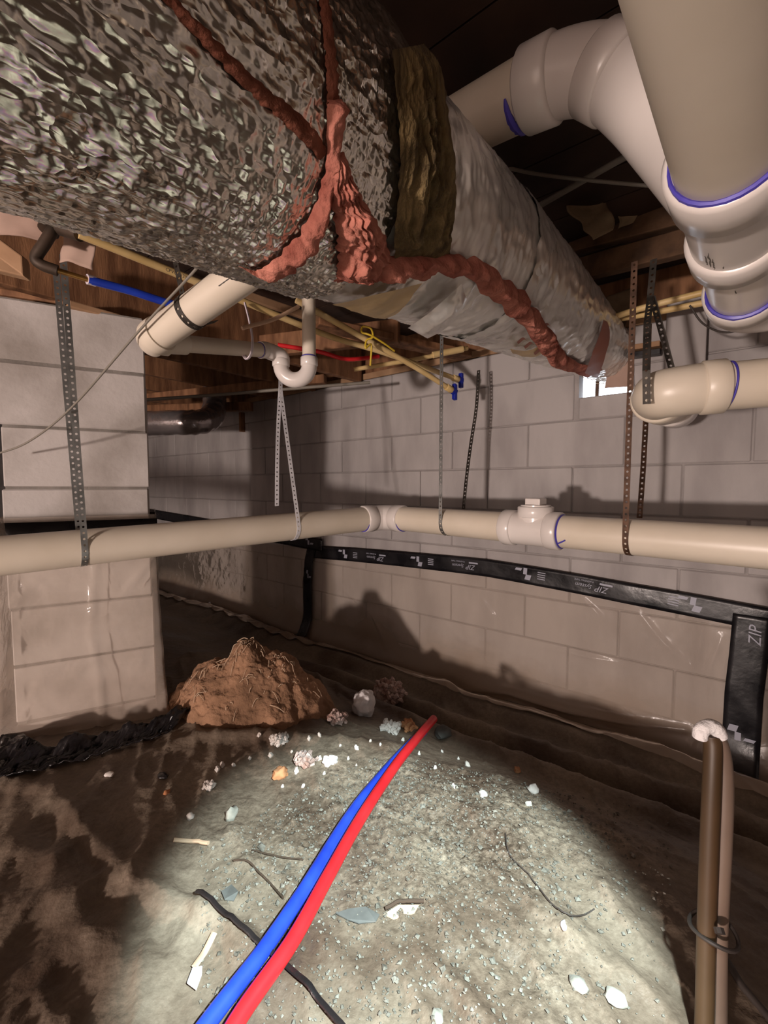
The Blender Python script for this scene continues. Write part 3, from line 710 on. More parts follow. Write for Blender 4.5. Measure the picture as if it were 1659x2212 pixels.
# main drain line under everything: comes in at left, turns at the elbow, leaves at right
R4 = 0.054
E_ = P(829, 1117, 2.06)
PLft = P(0, 1201, 1.183); PRgt = P(1659, 1184, 1.10)
dl = (PLft - E_).normalized(); dr = (PRgt - E_).normalized()
drain = thing('drain_pipe', 'long cream PVC drain pipe slung on straps, with elbow and cleanout', 'pipe', E_ - Vector((0, 0, R4)))
mb = MB(); mb.tube([E_ + dl * 0.075, E_ + dl * 3.0], R4, 40); part('pipe_run', mb, M['pvc'], drain, label='left run of the cream drain pipe')
mb = MB(); mb.tube([E_ + dr * 0.075, E_ + dr * 3.2], R4, 40); part('pipe_run', mb, M['pvc'], drain, label='right run of the cream drain pipe')
mb = MB(); mb.tube(spline([E_ + dl * 0.10, E_ + dl * 0.06, E_ + (dl + dr) * 0.018, E_ + dr * 0.06, E_ + dr * 0.10], 8), R4 + .004, 40); part('elbow', mb, M['pvc_white'], drain, label='white elbow fitting')
collar('elbow_hub', E_ + dl * 0.07, E_ + dl * 0.125, R4, R4 + .0065, M['pvc_white'], drain); collar('elbow_hub', E_ + dr * 0.07, E_ + dr * 0.125, R4, R4 + .0065, M['pvc_white'], drain)
arc(E_ + dl * .127, dl, R4 + .001, .0032, -1.2, 1.2, M['primer'], drain); arc(E_ + dr * .127, dr, R4 + .001, .0032, -1.2, 1.2, M['primer'], drain)
def on_run(px):                                # point on the right run seen at column px
    best = None
    for i in range(900):
        p = E_ + dr * (i * 0.003); q = p - EYE; dd = q.y * cp - q.z * sp; x = CX + q.x / dd * FOC
        if x >= px: return p
def on_left(px):
    for i in range(900):
        p = E_ + dl * (i * 0.003); q = p - EYE; dd = q.y * cp - q.z * sp; x = CX + q.x / dd * FOC
        if x <= px: return p
ca, cb, cc = on_run(1090), on_run(1155), on_run(1212)
mb = MB(); mb.tube([ca + dr * .01, cc - dr * .01], R4 + .004, 40); part('cleanout_tee', mb, M['pvc_white'], drain, label='white cleanout tee')
collar('tee_hub', ca, ca + dr * 0.045, R4, R4 + .010, M['pvc_white'], drain); collar('tee_hub', cc - dr * 0.045, cc, R4, R4 + .010, M['pvc_white'], drain)
collar('primer_ring', cc, cc + dr * 0.006, R4 - .001, R4 + .004, M['primer'], drain)
mb = MB(); mb.tube(spline([cc + dr * .004 - N * 0 + Vector((0, 0, -.035)) + N * .047, cc + dr * .014 + Vector((0, 0, -.030)) + N * .050, cc + dr * .028 + Vector((0, 0, -.022)) + N * .052], 4), .0025, 6); part('primer_drip', mb, M['primer'], drain)
mb = MB(); mb.tube([cb, cb + Vector((0, 0, .070))], R4 - .002, 36); part('cleanout_riser', mb, M['pvc_white'], drain)
collar('riser_hub', cb + Vector((0, 0, .042)), cb + Vector((0, 0, .080)), .02, R4 + .006, M['pvc_white'], drain)
plug = MB(); plug.tube([cb + Vector((0, 0, .074)), cb + Vector((0, 0, .085))], R4 - .004, 36); pl = part('cleanout_plug', plug, M['pvc_white'], drain)
mb = MB(); mb.box(cb + Vector((0, 0, .096)), dr * .027, Vector((-dr.y, dr.x, 0)).normalized() * .027, Vector((0, 0, .012))); mesh_obj('plug_nut', mb.v, mb.f, M['pvc_white'], pl, bevel=.003, smooth=False)

# perforated straps
def strap(mb, path, wdir, width=0.0165, pitch=0.0175, hole=0.0033):
    pts = [Vector(p) for p in path]; L_ = [0]
    for a, b in zip(pts, pts[1:]): L_.append(L_[-1] + (b - a).length)
    def at(l):
        l = max(0, min(l, L_[-1]))
        for i in range(len(pts) - 1):
            if l <= L_[i + 1] or i == len(pts) - 2:
                k = (l - L_[i]) / max(L_[i + 1] - L_[i], 1e-9); return pts[i].lerp(pts[i + 1], k)
    n = max(1, int(L_[-1] / pitch))
    for c in range(n):
        a0 = c * pitch; mid = a0 + pitch / 2
        wd = wdir(mid / L_[-1]) if callable(wdir) else wdir
        o8 = [(-1, -1), (0, -1), (1, -1), (1, 0), (1, 1), (0, 1), (-1, 1), (-1, 0)]
        v = [at(mid + y * pitch / 2) + wd * (x * width / 2) for x, y in o8]
        v += [at(mid + y * hole / (1.414 if x and y else 1)) + wd * (x * hole / (1.414 if x and y else 1)) for x, y in o8]
        mb.add(v, [(k, (k + 1) % 8, 8 + (k + 1) % 8, 8 + k) for k in range(8)])
def strap_loop(C, A, r, top, side=None, back_top=None, front_shift=0.0, back_shift=0.0):
    """path: down in front of the pipe at C (axis A), under it and up behind"""
    A = A.normalized(); Sd = Vector((A.y, -A.x, 0)).normalized()
    if Sd.dot(EYE - C) < 0: Sd = -Sd
    r = r + .0015
    pts = [C + Sd * r + A * front_shift + Vector((0, 0, top)), C + Sd * r + Vector((0, 0, 0.0))]
    for k in range(1, 12):
        a = math.pi * k / 12; pts.append(C + Sd * r * math.cos(a) - Vector((0, 0, r * math.sin(a))))
    pts += [C - Sd * r, C - Sd * r + A * back_shift + Vector((0, 0, back_top if back_top is not None else top))]
    return pts
zc = lambda C: H + JB - C.z                    # from a point up to the joist undersides
C1 = on_left(180)
mb = MB(); strap(mb, strap_loop(C1, dl, R4, zc(C1), front_shift=.022, back_shift=.03), dl); s1 = single('pipe_strap', mb, M['galv'], 'galvanised perforated strap looping under the drain pipe in front of the pier', 'strap', 'perforated hanger straps', thick=.001, smooth=False)
C2 = on_left(632)
lo = strap_loop(C2, dl, R4, .02)
b_t = P(606, 842, 1.72)
lo[0] = b_t; 
root = thing('pipe_strap', 'bright white perforated strap under the U-bend, one leg loose, one holding the pipe', 'strap', C2 - Vector((0, 0, R4 + .003)), 'perforated hanger straps')
mb = MB(); strap(mb, [P(606, 795, 1.75)] + lo[:-1] + [lo[-2] + Vector((0, 0, .05))], dl); part('strap_leg', mb, M['galv_white'], root, thick=.001, smooth=False)
mb = MB(); strap(mb, spline([P(606, 835, 1.73), P(602, 900, 1.72), P(599, 990, 1.70), P(598, 1101, 1.69)], 6), dl); part('strap_leg', mb, M['galv_white'], root, label='loose leg of the white strap, hanging free', thick=.001, smooth=False)
C3 = on_run(968)
mb = MB(); strap(mb, strap_loop(C3, dr, R4, zc(C3), back_top=.06, front_shift=-.0), dr); single('pipe_strap', mb, M['galv'], 'thin perforated strap holding the drain pipe between elbow and cleanout', 'strap', 'perforated hanger straps', thick=.001, smooth=False)
mb = MB(); strap(mb, spline([P(1034, 800, 2.02), P(1029, 880, 2.0), P(1017, 960, 1.98), P(1008, 1030, 1.96), P(1001, 1100, 1.95)], 6), U, width=.016)
single('loose_strap', mb, M['darkstrap'], 'dark thin strap hanging loose before the wall, its end above the pipe', 'strap', 'perforated hanger straps', thick=.001, smooth=False)
C5 = on_run(1362)
mb = MB(); strap(mb, strap_loop(C5, dr, R4, zc(C5), back_top=.05), dr); single('pipe_strap', mb, M['rust'], 'rusty perforated strap holding the drain pipe right of the cleanout', 'strap', 'perforated hanger straps', thick=.001, smooth=False)
mb = MB(); strap(mb, spline([P(1402, 700, 1.46), P(1397, 860, 1.45), P(1390, 1000, 1.43), P(1381, 1124, 1.42)], 6), dr); single('loose_strap', mb, M['rust'], 'rusty strap hanging loose just behind the rusty pipe strap, its end free', 'strap', 'perforated hanger straps', thick=.001, smooth=False)

# trap assembly under the duct
trap = thing('trap_drain', 'cream drain with U-shaped trap below the pale yellow pipes', 'pipe', P(335, 740, 1.12))
Ra, Rb = .0385, .0225
a0, a1 = P(600, 540, .93), P(345, 722, 1.10); da = (a1 - a0).normalized()
b0, b1 = P(380, 741, 1.165), P(572, 757, 1.44); db = (b1 - b0).normalized()
mb = MB(); mb.tube([a0, a1], Ra, 36); part('large_pipe', mb, M['pvc'], trap, label='wider cream pipe running up behind the duct')
mb = MB(); mb.tube(spline([a1 - da * .005, a1 + da * .018, a1 + da * .032 + db * .012, b0 - db * .02, b0 + db * .012], 6), [Ra + .005] * 7 + [Ra + .003] * 6 + [Ra - .004] * 5 + [Rb + .006] * 7, 32); part('elbow', mb, M['pvc'], trap, label='reducing elbow at the lower end')
collar('elbow_hub', b0, b0 + db * .03, Rb, Rb + .006, M['pvc'], trap)
for k, tt in enumerate((.24, .27, .30, .33)):
    q = a0.lerp(a1, tt + .04); mb = MB(); mb.tube(spline([q + Vector((-.012, -.034, -.018)), q + Vector((0, -.037, -.0125)), q + Vector((.012, -.036, -.006))], 4), .0011, 5); part('ink_mark', mb, M['cable_dark'], trap, label='black ink stroke on the wider pipe')
mb = MB(); mb.tube([b0, b1], Rb, 28); part('trap_arm', mb, M['pvc'], trap)
c0, c1 = P(607, 790, 1.47), P(668, 790, 1.47); cmid = (c0 + c1) / 2; ch = (c1 - c0) / 2
mb = MB(); mb.tube(spline([b1 - db * .02, b1 + db * .012, c0 + Vector((0, 0, .028)), c0 + Vector((0, 0, .0))], 8), Rb + .004, 28); part('trap_bend', mb, M['pvc_white'], trap, label='white quarter bend into the trap')
up = Vector((0, 0, 1))
mb = MB(); mb.tube([c0 + up * .012] + [cmid - ch * math.cos(math.pi * k / 20) - up * ch.length * math.sin(math.pi * k / 20) for k in range(21)] + [c1 + up * .012], Rb + .003, 28); part('trap_bowl', mb, M['pvc_white'], trap, label='glossy white U-bend')
collar('trap_hub', c0 - up * .004, c0 + up * .022, Rb, Rb + .006, M['pvc_white'], trap); collar('trap_hub', c1 - up * .002, c1 + up * .028, Rb, Rb + .006, M['pvc_white'], trap)
collar('primer_ring', c1 + up * .028, c1 + up * .034, Rb - .001, Rb + .002, M['primer'], trap)
collar('primer_ring', b1 - db * .026, b1 - db * .022, Rb - .001, Rb + .0015, M['primer'], trap)
mb = MB(); mb.tube([c1 + up * .02, c1 + up * (H + JB + .1 - c1.z)], Rb, 28); part('tailpiece', mb, M['pvc'], trap)
# strap round the wide pipe
q = a0.lerp(a1, .70); Sd = da.cross(up).normalized(); Ud = Sd.cross(da).normalized()
Fd = (EYE - q); Fd = (Fd - da * Fd.dot(da)).normalized(); Gd = da.cross(Fd)
if Gd.z < 0: Gd = -Gd
path = [q + Fd * (Ra + .002) * math.cos(t) + Gd * (Ra + .002) * math.sin(t) for t in [math.pi * (.62 - k / 16 * 1.24) for k in range(17)]]
path = [path[0] + Vector((-.03, .03, .10))] + path + [path[-1] + Vector((.03, .03, .02))]
mb = MB(); strap(mb, path, da, width=.016); single('pipe_strap', mb, M['darkstrap'], 'small dark strap round the wide cream pipe above the elbow', 'strap', 'perforated hanger straps', thick=.001, smooth=False)
mb = MB(); hp = [P(529, 655, 1.36), P(538, 690, 1.355), P(545, 730, 1.35), P(543, 762, 1.345), P(534, 775, 1.35), P(526, 766, 1.36)]; mb.tube(spline(hp, 6), .007, 10, flat=.5); single('pipe_hanger', mb, M['hanger'], 'white plastic hook hanger holding the trap arm', 'hanger')

# big overhead drain at the right
BR = .057
A0, A1 = P(1540, 0, .36), P(1607, 620, .86); bd = (A1 - A0).normalized()
def A(py):                                      # point on the axis level with row py
    best = min((abs((lambda q: CY - FOC * (q.z * cp + q.y * sp) / (q.y * cp - q.z * sp))(A0 + bd * t - EYE) - py), t) for t in [i * .004 - .2 for i in range(260)])
    return A0 + bd * best[1]
big = thing('overhead_drain', 'thick overhead white PVC drain with wye branch at the upper right', 'pipe', A(330) - Vector((0, 0, .07)))
mb = MB(); mb.tube([A0 - bd * .22, A(330)], BR, 48); part('pipe_run', mb, M['pvc'], big, label='thick near pipe run')
r1, r2, r3 = A(318), A(500), A(618)
collar('wye_hub', r1, r1 + bd * .075, BR, BR + .012, M['pvc_white'], big, 48, .005)
arc(r1 - bd * .001, bd, BR + .003, .0035, -1.9, 1.9, M['primer'], big)
mb = MB(); mb.tube([r1 + bd * .02, r2 + bd * .02], BR + .004, 48); part('wye_body', mb, M['pvc_white'], big)
collar('wye_hub', r2 - bd * .010, r2 + bd * .055, BR, BR + .012, M['pvc_white'], big, 48, .005)
mb = MB(); mb.tube([r2, r3 + bd * .03], BR, 48); part('pipe_run', mb, M['pvc_white'], big, label='short pipe between the fittings')
collar('elbow_hub', r3, r3 + bd * .06, BR, BR + .011, M['pvc_white'], big, 48, .005)
arc(r3 - bd * .001, bd, BR + .003, .0045, -1.9, 1.9, M['primer'], big)
e1 = r3 + bd * .055
mb = MB(); mb.tube(spline([e1 - bd * .02, e1 + bd * .03, e1 + bd * .075 + Vector((.035, 0, .01)), e1 + bd * .09 + Vector((.12, -.03, .02)), e1 + bd * .09 + Vector((.3, -.1, .02))], 8), BR + .004, 40); part('elbow', mb, M['pvc_white'], big)
# branch
bp = [A(430), P(1465, 300, .68), P(1385, 215, .72), P(1310, 160, .75), P(1235, 160, .78), P(1150, 190, .82)]
bs = spline(bp, 8)
mb = MB(); mb.tube(bs, BR + .004, 44); part('wye_branch', mb, M['pvc_white'], big, label='curved white branch of the wye')
hb1, hb2 = P(1205, 168, .79), P(1135, 200, .83); hd = (hb2 - hb1).normalized()
collar('branch_hub', hb1, hb2 + hd * .0, BR, BR + .010, M['pvc_white'], big, 44, .005)
q = P(1310, 160, .75); qd = (P(1385, 215, .72) - P(1265, 158, .765)).normalized()
collar('branch_hub', q - qd * .022, q + qd * .030, BR, BR + .010, M['pvc_white'], big, 44, .005)
pe = P(880, 335, 1.08); mb = MB(); mb.tube([hb2 - hd * .01, pe], BR, 44); part('branch_pipe', mb, M['pvc'], big, label='cream branch pipe vanishing behind the duct')
pd = (pe - hb2).normalized(); arc(hb2 + pd * .004, pd, BR + .002, .0075, -1.0, .55, M['primer'], big)
Fb = (EYE - r2); Fb = (Fb - bd * Fb.dot(bd)).normalized(); Gb = bd.cross(Fb)
if Gb.x > 0: Gb = -Gb
def scuff(py0, py1, th, rr_, wd_):
    a_, b_ = A(py0), A(py1); off_ = (Fb * math.cos(th) + Gb * math.sin(th)) * (rr_ + .0003)
    mb = MB(); mb.tube([(a_.lerp(b_, k / 8)) + off_ + Gb * (.002 * noise.noise(Vector((k * .8, th * 9, 1)))) for k in range(9)], [wd_ * (.2 + math.sin(math.pi * k / 8) * (.6 + .5 * noise.noise(Vector((k * 1.3, th, 4))))) for k in range(9)], 6)
    part('scuff_mark', mb, M['scuff'], big)
scuff(448, 484, .62, BR + .004, .0016); scuff(462, 488, .55, BR + .004, .0012); scuff(455, 480, .70, BR + .004, .0012); scuff(480, 487, .35, BR + .004, .0009)
scuff(536, 546, .55, BR, .0015); scuff(552, 560, .2, BR, .0010)

# lower right drain with open elbow
low = thing('side_drain', 'cream PVC pipe entering from the right edge and ending in an elbow', 'pipe', P(1500, 890, 1.05))
l0, l1 = P(1800, 815, .97), P(1500, 840, 1.06); ld = (l1 - l0).normalized()
mb = MB(); mb.tube([l0, l1], R4 + .001, 40); part('pipe_run', mb, M['pvc'], low)
collar('elbow_hub', P(1566, 834, 1.035), P(1512, 839, 1.052), R4, R4 + .009, M['pvc'], low, 40, .004)
collar('primer_ring', P(1571, 834, 1.034), P(1567, 834, 1.035), R4 - .001, R4 + .003, M['primer'], low, 40, .001)
ebx = [P(1530, 837, 1.05), P(1470, 845, 1.065), P(1428, 852, 1.095), P(1420, 858, 1.16), P(1432, 866, 1.24)]
mb = MB(); mb.tube(spline(ebx, 8), R4 + .005, 40); part('elbow', mb, M['pvc'], low, label='elbow turning away towards the wall')
k0, k1 = P(1420, 859, 1.165), P(1436, 868, 1.25)
collar('elbow_hub', k0, k1, R4, R4 + .012, M['pvc'], low, 40, .004)
mb = MB(); mb.tube([k1 - (k1 - k0) * .2, P(1456, 880, 1.40)], R4, 40); part('stub_pipe', mb, M['pvc'], low)
collar('stub_hub', P(1450, 876, 1.36), P(1462, 884, 1.46), R4, R4 + .009, M['pvc_white'], low, 40, .004)
mb = MB(); strap(mb, [P(1412, 560, 1.17), P(1405, 640, 1.165), P(1398, 700, 1.09), P(1396, 800, 1.03), P(1397, 880, 1.03)], dr); strap(mb, [P(1408, 640, 1.165), P(1425, 700, 1.20), P(1452, 800, 1.24)], dr)
single('pipe_strap', mb, M['darkstrap'], 'forked dark strap holding up the elbow of the lower right pipe', 'strap', 'perforated hanger straps', thick=.001, smooth=False)

# slender water pipes
def pipe(name, label, cat, pts, r, m, group=None, n=8, seg=12, **k):
    mb = MB(); mb.tube(spline(pts, n), r, seg); return single(name, mb, m, label, cat, group, **k)
def capped(label, pts, r, capdir):
    root = thing('water_pipe', label, 'pipe', pts[-1], 'slim yellow water pipes')
    mb = MB(); mb.tube(spline(pts, 8), r, 14); part('pipe_run', mb, M['cpvc'], root)
    e = Vector(pts[-1]); d = (e - Vector(pts[-2])).normalized()
    collar('coupling', e - d * .035, e, r, r + .004, M['cpvc'], root, 16, .001)
    mb = MB(); mb.tube([e, e + d * .022], .016, 6); cp_ = part('cap', mb, M['bluecap'], root, label='blue end cap', smooth=False)
    mb = MB(); sd = d.cross(up).normalized(); mb.box(e + d * .018, d * .008, sd * .010, up * .033); mesh_obj('cap_wing', mb.v, mb.f, M['bluecap'], cp_, smooth=False, bevel=.003)
capped('slim yellow pipe crossing from the upper left to the farther blue cap', [P(170, 505, 1.04), P(430, 611, 1.27), P(700, 722, 1.6), P(830, 762, 1.74), P(990, 820, 2.0)], .0105, None)
capped('slim yellow pipe from below the duct to the nearer blue cap', [P(640, 648, 1.45), P(780, 727, 1.6), P(900, 795, 1.76), P(976, 843, 1.88)], .0105, None)
mb = MB(); v, f = text_mesh('CPVC 4120', 0.012)
a_, b_ = P(330, 570, 1.15), P(430, 611, 1.25); xx = (b_ - a_).normalized(); yy = xx.cross((EYE - a_).normalized()).normalized() * -1; zz = xx.cross(yy)
if zz.dot(EYE - a_) < 0: zz = -zz
mb.add([a_.lerp(b_, .45) + xx * p.x + yy * p.y + zz * .0112 + zz * p.z for p in v], f)
for o in bpy.data.objects:
    if o.name == 'water_pipe': part('printed_lettering', mb, M['cable_dark'], o, smooth=False, label='black print along the yellow pipe')
root = thing('water_pipe', 'short yellow pipe crossing under the two capped pipes, pointed end at left', 'pipe', P(765, 798, 1.86), 'slim yellow water pipes')
mb = MB(); mb.tube([P(765, 798, 1.86), P(900, 776, 1.9), P(1010, 752, 1.95)], .0095, 12); part('pipe_run', mb, M['cpvc'], root)
mb = MB(); mb.tube([P(935, 767, 1.91), P(1000, 754, 1.94)], .014, 12); part('coupling', mb, M['cpvc'], root)
pipe('water_pipe', 'upper of two slim yellow pipes ending beneath the big white drain', 'pipe', [P(1310, 690, 1.60), P(1400, 662, 1.5), P(1560, 622, 1.36)], .0105, M['cpvc'], 'slim yellow water pipes')
pipe('water_pipe', 'lower of two slim yellow pipes ending beneath the big white drain', 'pipe', [P(1330, 690, 1.63), P(1420, 674, 1.53), P(1560, 646, 1.40)], .0105, M['cpvc'], 'slim yellow water pipes')
root = thing('cold_water_pipe', 'blue water pipe with brass and white connectors above the pier', 'pipe', P(190, 603, 1.12))
mb = MB(); mb.tube(spline([P(190, 604, 1.12), P(280, 628, 1.19), P(390, 660, 1.28), P(470, 655, 1.36), P(545, 615, 1.42)], 8), .0105, 14); part('pipe_run', mb, M['bluepex'], root)
mb = MB(); mb.tube([P(188, 603, 1.12), P(206, 608, 1.135)], .0125, 14); part('connector', mb, M['hanger'], root, label='white connector')
mb = MB(); mb.tube([P(120, 583, 1.07), P(190, 604, 1.12)], .0065, 12); part('connector', mb, M['brass'], root, label='brass connector')
root = thing('iron_pipe', 'black iron pipe elbow at the upper left beside the duct', 'pipe', P(90, 560, 1.05))
mb = MB(); mb.tube(spline([P(130, 440, 1.10), P(122, 480, 1.06), P(100, 520, 1.05), P(78, 556, 1.05), P(90, 572, 1.055), P(125, 585, 1.07)], 6), .013, 14); part('pipe_run', mb, M['iron'], root)
mb = MB(); mb.tube([P(118, 470, 1.07), P(104, 500, 1.06)], .022, 14); mb.tube([P(118, 490, 1.06), P(172, 506, 1.045)], .016, 14); part('tee_fitting', mb, M['iron'], root)
pipe('hot_water_pipe', 'short red water pipe behind the trap tailpiece', 'pipe', [P(600, 745, 1.7), P(690, 760, 1.74), P(750, 776, 1.78), P(818, 770, 1.84)], .0085, M['redpex'])
pipe('grey_cable', 'grey cable strung along the top of the block wall', 'cable', [P(305, 864, 2.3), P(480, 852, 2.25), P(600, 842, 2.2), P(800, 826, 2.2)], .008, M['cable'])
pipe('diagonal_wire', 'thin grey wire slanting across the pier from the ceiling', 'wire', [P(460, 530, .92), P(420, 585, .95), P(300, 715, 1.05), P(155, 880, 1.20), P(60, 955, 1.28), P(-20, 985, 1.32)], .0028, M['cable'])
pipe('ceiling_cable', 'pale flat cable sagging to the big white drain, upper of the crossing pair', 'cable', [P(1030, 340, 1.2), P(1120, 368, 1.18), P(1240, 386, 1.15), P(1490, 409, 1.08)], .0045, M['cable'])
pipe('wood_strip', 'pale thin wooden strip crossing the flat cable between ceiling joists', 'strip', [P(1100, 482, 1.32), P(1260, 390, 1.17), P(1420, 300, 1.04)], .008, M['cable'])
pipe('dowel', 'pinkish wooden dowel stuck out below the yellow pipes', 'stick', [P(523, 709, 1.30), P(590, 690, 1.36), P(645, 662, 1.42)], .006, M['rod'])
pipe('yellow_wire', 'yellow wire knotted round the two crossing yellow pipes', 'wire', [P(800, 790, 1.60), P(802, 745, 1.585), P(790, 752, 1.57), P(792, 735, 1.57), P(805, 728, 1.57), P(801, 710, 1.57), P(784, 706, 1.575), P(782, 718, 1.57), P(800, 724, 1.565), P(830, 742, 1.60), P(852, 758, 1.64)], .0036, M['yellow'])
pipe('thin_wire', 'thin dark wire hanging at the upper right before the grey board', 'wire', [P(1490, 660, 1.42), P(1520, 700, 1.40), P(1570, 718, 1.35), P(1640, 700, 1.3)], .003, M['cable_dark'])

# ------------------------------------------------------------------ foil duct
# axis stations: photograph pixel, depth, radius
ST = [(-200, -260, .25, .175), (300, 110, .44, .176), (675, 352, .64, .180), (985, 545, 1.02, .185), (1170, 668, 1.42, .165), (1290, 752, 1.78, .118), (1322, 775, 1.92, .112)]
ax_p = [P(x, y, d) for x, y, d, r in ST]
ax_p = [ax_p[1] + (ax_p[1] - ax_p[2]) * 1.6] + ax_p[1:]
axis_pts = spline(ax_p, 60)
rad = []
for i in range(len(axis_pts)):
    t = i / 60; k = min(int(t), len(ST) - 2); f_ = t - k; rad.append(ST[k][3] * (1 - f_) + ST[k + 1][3] * f_)
fr = frames(axis_pts)
NA = len(axis_pts) - 1
def duct_pt(t, a, lift=0.0):
    """t in stations (0..6), a angle round the axis"""
    x = min(max(t * 60, 0), NA - 1e-6); i = int(x); f_ = x - i
    c = axis_pts[i].lerp(axis_pts[i + 1], f_); r = rad[i] * (1 - f_) + rad[i + 1] * f_ + lift
    T_, n_, b_ = fr[i]
    return c + n_ * math.cos(a) * r + b_ * math.sin(a) * r
def crinkle(t, a, amp, sc, st):
    q = Vector((math.cos(a) * sc, math.sin(a) * sc, t * st))
    return amp * (noise.fractal(q, .9, 2.2, 4) * .6 - abs(noise.noise(q * 2.3 + Vector((3, 1, 0)))) * 1.2 - .6 * abs(noise.noise(q * 5.1)))
duct = thing('foil_duct', 'large foil wrapped duct running from upper left to the block wall', 'duct', duct_pt(3, math.pi))
def duct_section(name, t0, t1, m, lift, amp, sc, st, nt, na, label):
    def fn(u, v):
        t = t0 + (t1 - t0) * u; a = 2 * math.pi * v
        return duct_pt(t, a, lift + crinkle(t, a % (2 * math.pi), amp, sc, st))
    mb = MB(); mb.add(*grid(nt, na, fn)); o = part(name, mb, m, duct, label=label, sharp=0)
    uvl = o.data.uv_layers.new(name='UVMap'); vi = np.zeros(len(o.data.loops), dtype=np.int32); o.data.loops.foreach_get('vertex_index', vi)
    arc_l = np.concatenate([[0], np.cumsum([(q2 - q1).length for q1, q2 in zip(axis_pts, axis_pts[1:])])])
    U_ = np.interp((t0 + (t1 - t0) * np.arange(nt) / (nt - 1)) * 60, np.arange(len(arc_l)), arc_l)
    uvs = np.stack([U_[vi % nt], (vi // nt) / (na - 1) * 1.12], 1).astype(np.float32); uvl.data.foreach_set('uv', uvs.ravel())
    return o
duct_section('foil_jacket', 0.0, 2.0, M['foil'], .002, .0036, 10.5, 8.0, 420, 340, 'heavily crinkled bright foil jacket at the near end')
duct_section('foil_jacket', 1.96, 3.25, M['foil_film'], -.006, .005, 2.4, 5, 170, 170, 'smoother foil jacket in the middle')
duct_section('foil_jacket', 3.10, 5.45, M['foil_film'], -.002, .007, 1.8, 4, 200, 150, 'film covered jacket at the far end')
duct_section('end_collar', 5.40, 5.52, M['tan'], .006, .002, 3, 6, 12, 60, 'reddish tape collar at the far end')
duct_section('end_collar', 5.50, 6.0, M['foil_dull'], -.006, .003, 3, 5, 20, 60, 'last bare stretch at the wall')
dd_ = (axis_pts[0] - axis_pts[3]).normalized()
mb = MB(); mb.tube([axis_pts[0] - dd_ * .03 + dd_ * (.1 * k) for k in range(14)], [.176 + .004 * math.sin(k * 2.1) for k in range(14)], 60)
part('foil_jacket', mb, M['foil_dull'], duct, label='stretch of jacket running on behind the photographer')
core_v, core_f = [], []
nu, nv_ = 241, 96
for i in range(nu):
    for k in range(nv_): core_v.append(duct_pt(i / 40, 2 * math.pi * k / nv_))
for i in range(nu - 1):
    for k in range(nv_): core_f.append((i * nv_ + k, i * nv_ + (k + 1) % nv_, (i + 1) * nv_ + (k + 1) % nv_, (i + 1) * nv_ + k))
BV = BVHTree.FromPolygons([tuple(p) for p in core_v], core_f)
def dhit(px, py):
    r = ray(px, py).normalized(); h = BV.ray_cast(EYE, r)
    if h[0] is None:
        q = EYE + r * 1.0
        for k in range(400):
            q = EYE + r * (.3 + k * .006); n_ = BV.find_nearest(q)
            if k == 0 or n_[3] < best[0]: best = (n_[3], n_[0], n_[1])
        p, n_ = best[1], best[2]
    else: p, n_ = h[0], h[1]
    if n_.dot(EYE - p) < 0: n_ = -n_
    return p, n_
def patch(name, pairs, m, lift, bulge, amp, nsc, label=None, nl=60, nw=14, parent=None, thick=0.004, edge=.0, streak=0.0):
    """strip lying on the duct: pixel pairs give its two edges"""
    parent = parent or duct
    L_ = spline([Vector((a[0], a[1], 0)) for a, b in pairs], 10); R_ = spline([Vector((b[0], b[1], 0)) for a, b in pairs], 10)
    def fn(u, v):
        k = min(u * (len(L_) - 1), len(L_) - 1.001); i = int(k); f_ = k - i
        a = L_[i].lerp(L_[i + 1], f_); b = R_[i].lerp(R_[i + 1], f_)
        jag = edge * noise.noise(Vector((u * 25, v * 2, 7)))
        q = a.lerp(b, v) + (b - a) * jag
        p, n_ = dhit(q.x, q.y)
        e = math.sin(math.pi * min(max(v, 0), 1)) ** .6 * min(1, 8 * u, 8 * (1 - u)) if bulge else 1
        ns = noise.fractal(p * nsc, .9, 2.1, 4)
        if streak: ns += streak * (noise.noise(Vector((v * 13, u * 1.6, 3))) + .6 * noise.noise(Vector((v * 29, u * 3.5, 8))))
        return p + n_ * (lift + bulge * e + amp * ns * (e if bulge else 1))
    mb = MB(); mb.add(*grid(nl, nw, fn)); o = part(name, mb, m, parent, label=label, sharp=0); 
    return o
# pink fibreglass showing at the joints
patch('insulation_strip', [((515, 568), (560, 592)), ((560, 575), (610, 590)), ((610, 535), (650, 560)), ((655, 480), (690, 505)), ((685, 410), (712, 420)), ((700, 340), (722, 345)), ((700, 240), (735, 240)), ((704, 215), (732, 215))], M['pink'], .004, .012, .008, 30, 'pink fibreglass squeezed out of the ring joint', 120, 14, edge=.25)
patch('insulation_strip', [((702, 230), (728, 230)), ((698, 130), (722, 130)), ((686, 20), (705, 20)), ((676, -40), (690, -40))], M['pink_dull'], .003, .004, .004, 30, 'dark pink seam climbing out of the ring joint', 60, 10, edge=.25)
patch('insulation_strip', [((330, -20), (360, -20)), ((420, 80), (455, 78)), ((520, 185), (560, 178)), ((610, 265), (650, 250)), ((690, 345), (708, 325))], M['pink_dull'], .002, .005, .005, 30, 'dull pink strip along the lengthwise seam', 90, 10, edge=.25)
patch('insulation_flap', [((706, 330), (735, 325)), ((704, 400), (752, 385)), ((715, 460), (785, 440)), ((724, 520), (822, 500)), ((726, 570), (838, 548)), ((722, 600), (850, 575))], M['pink'], .006, .022, .016, 24, 'torn triangle of pink fibreglass', 90, 50, edge=.12, streak=.45)
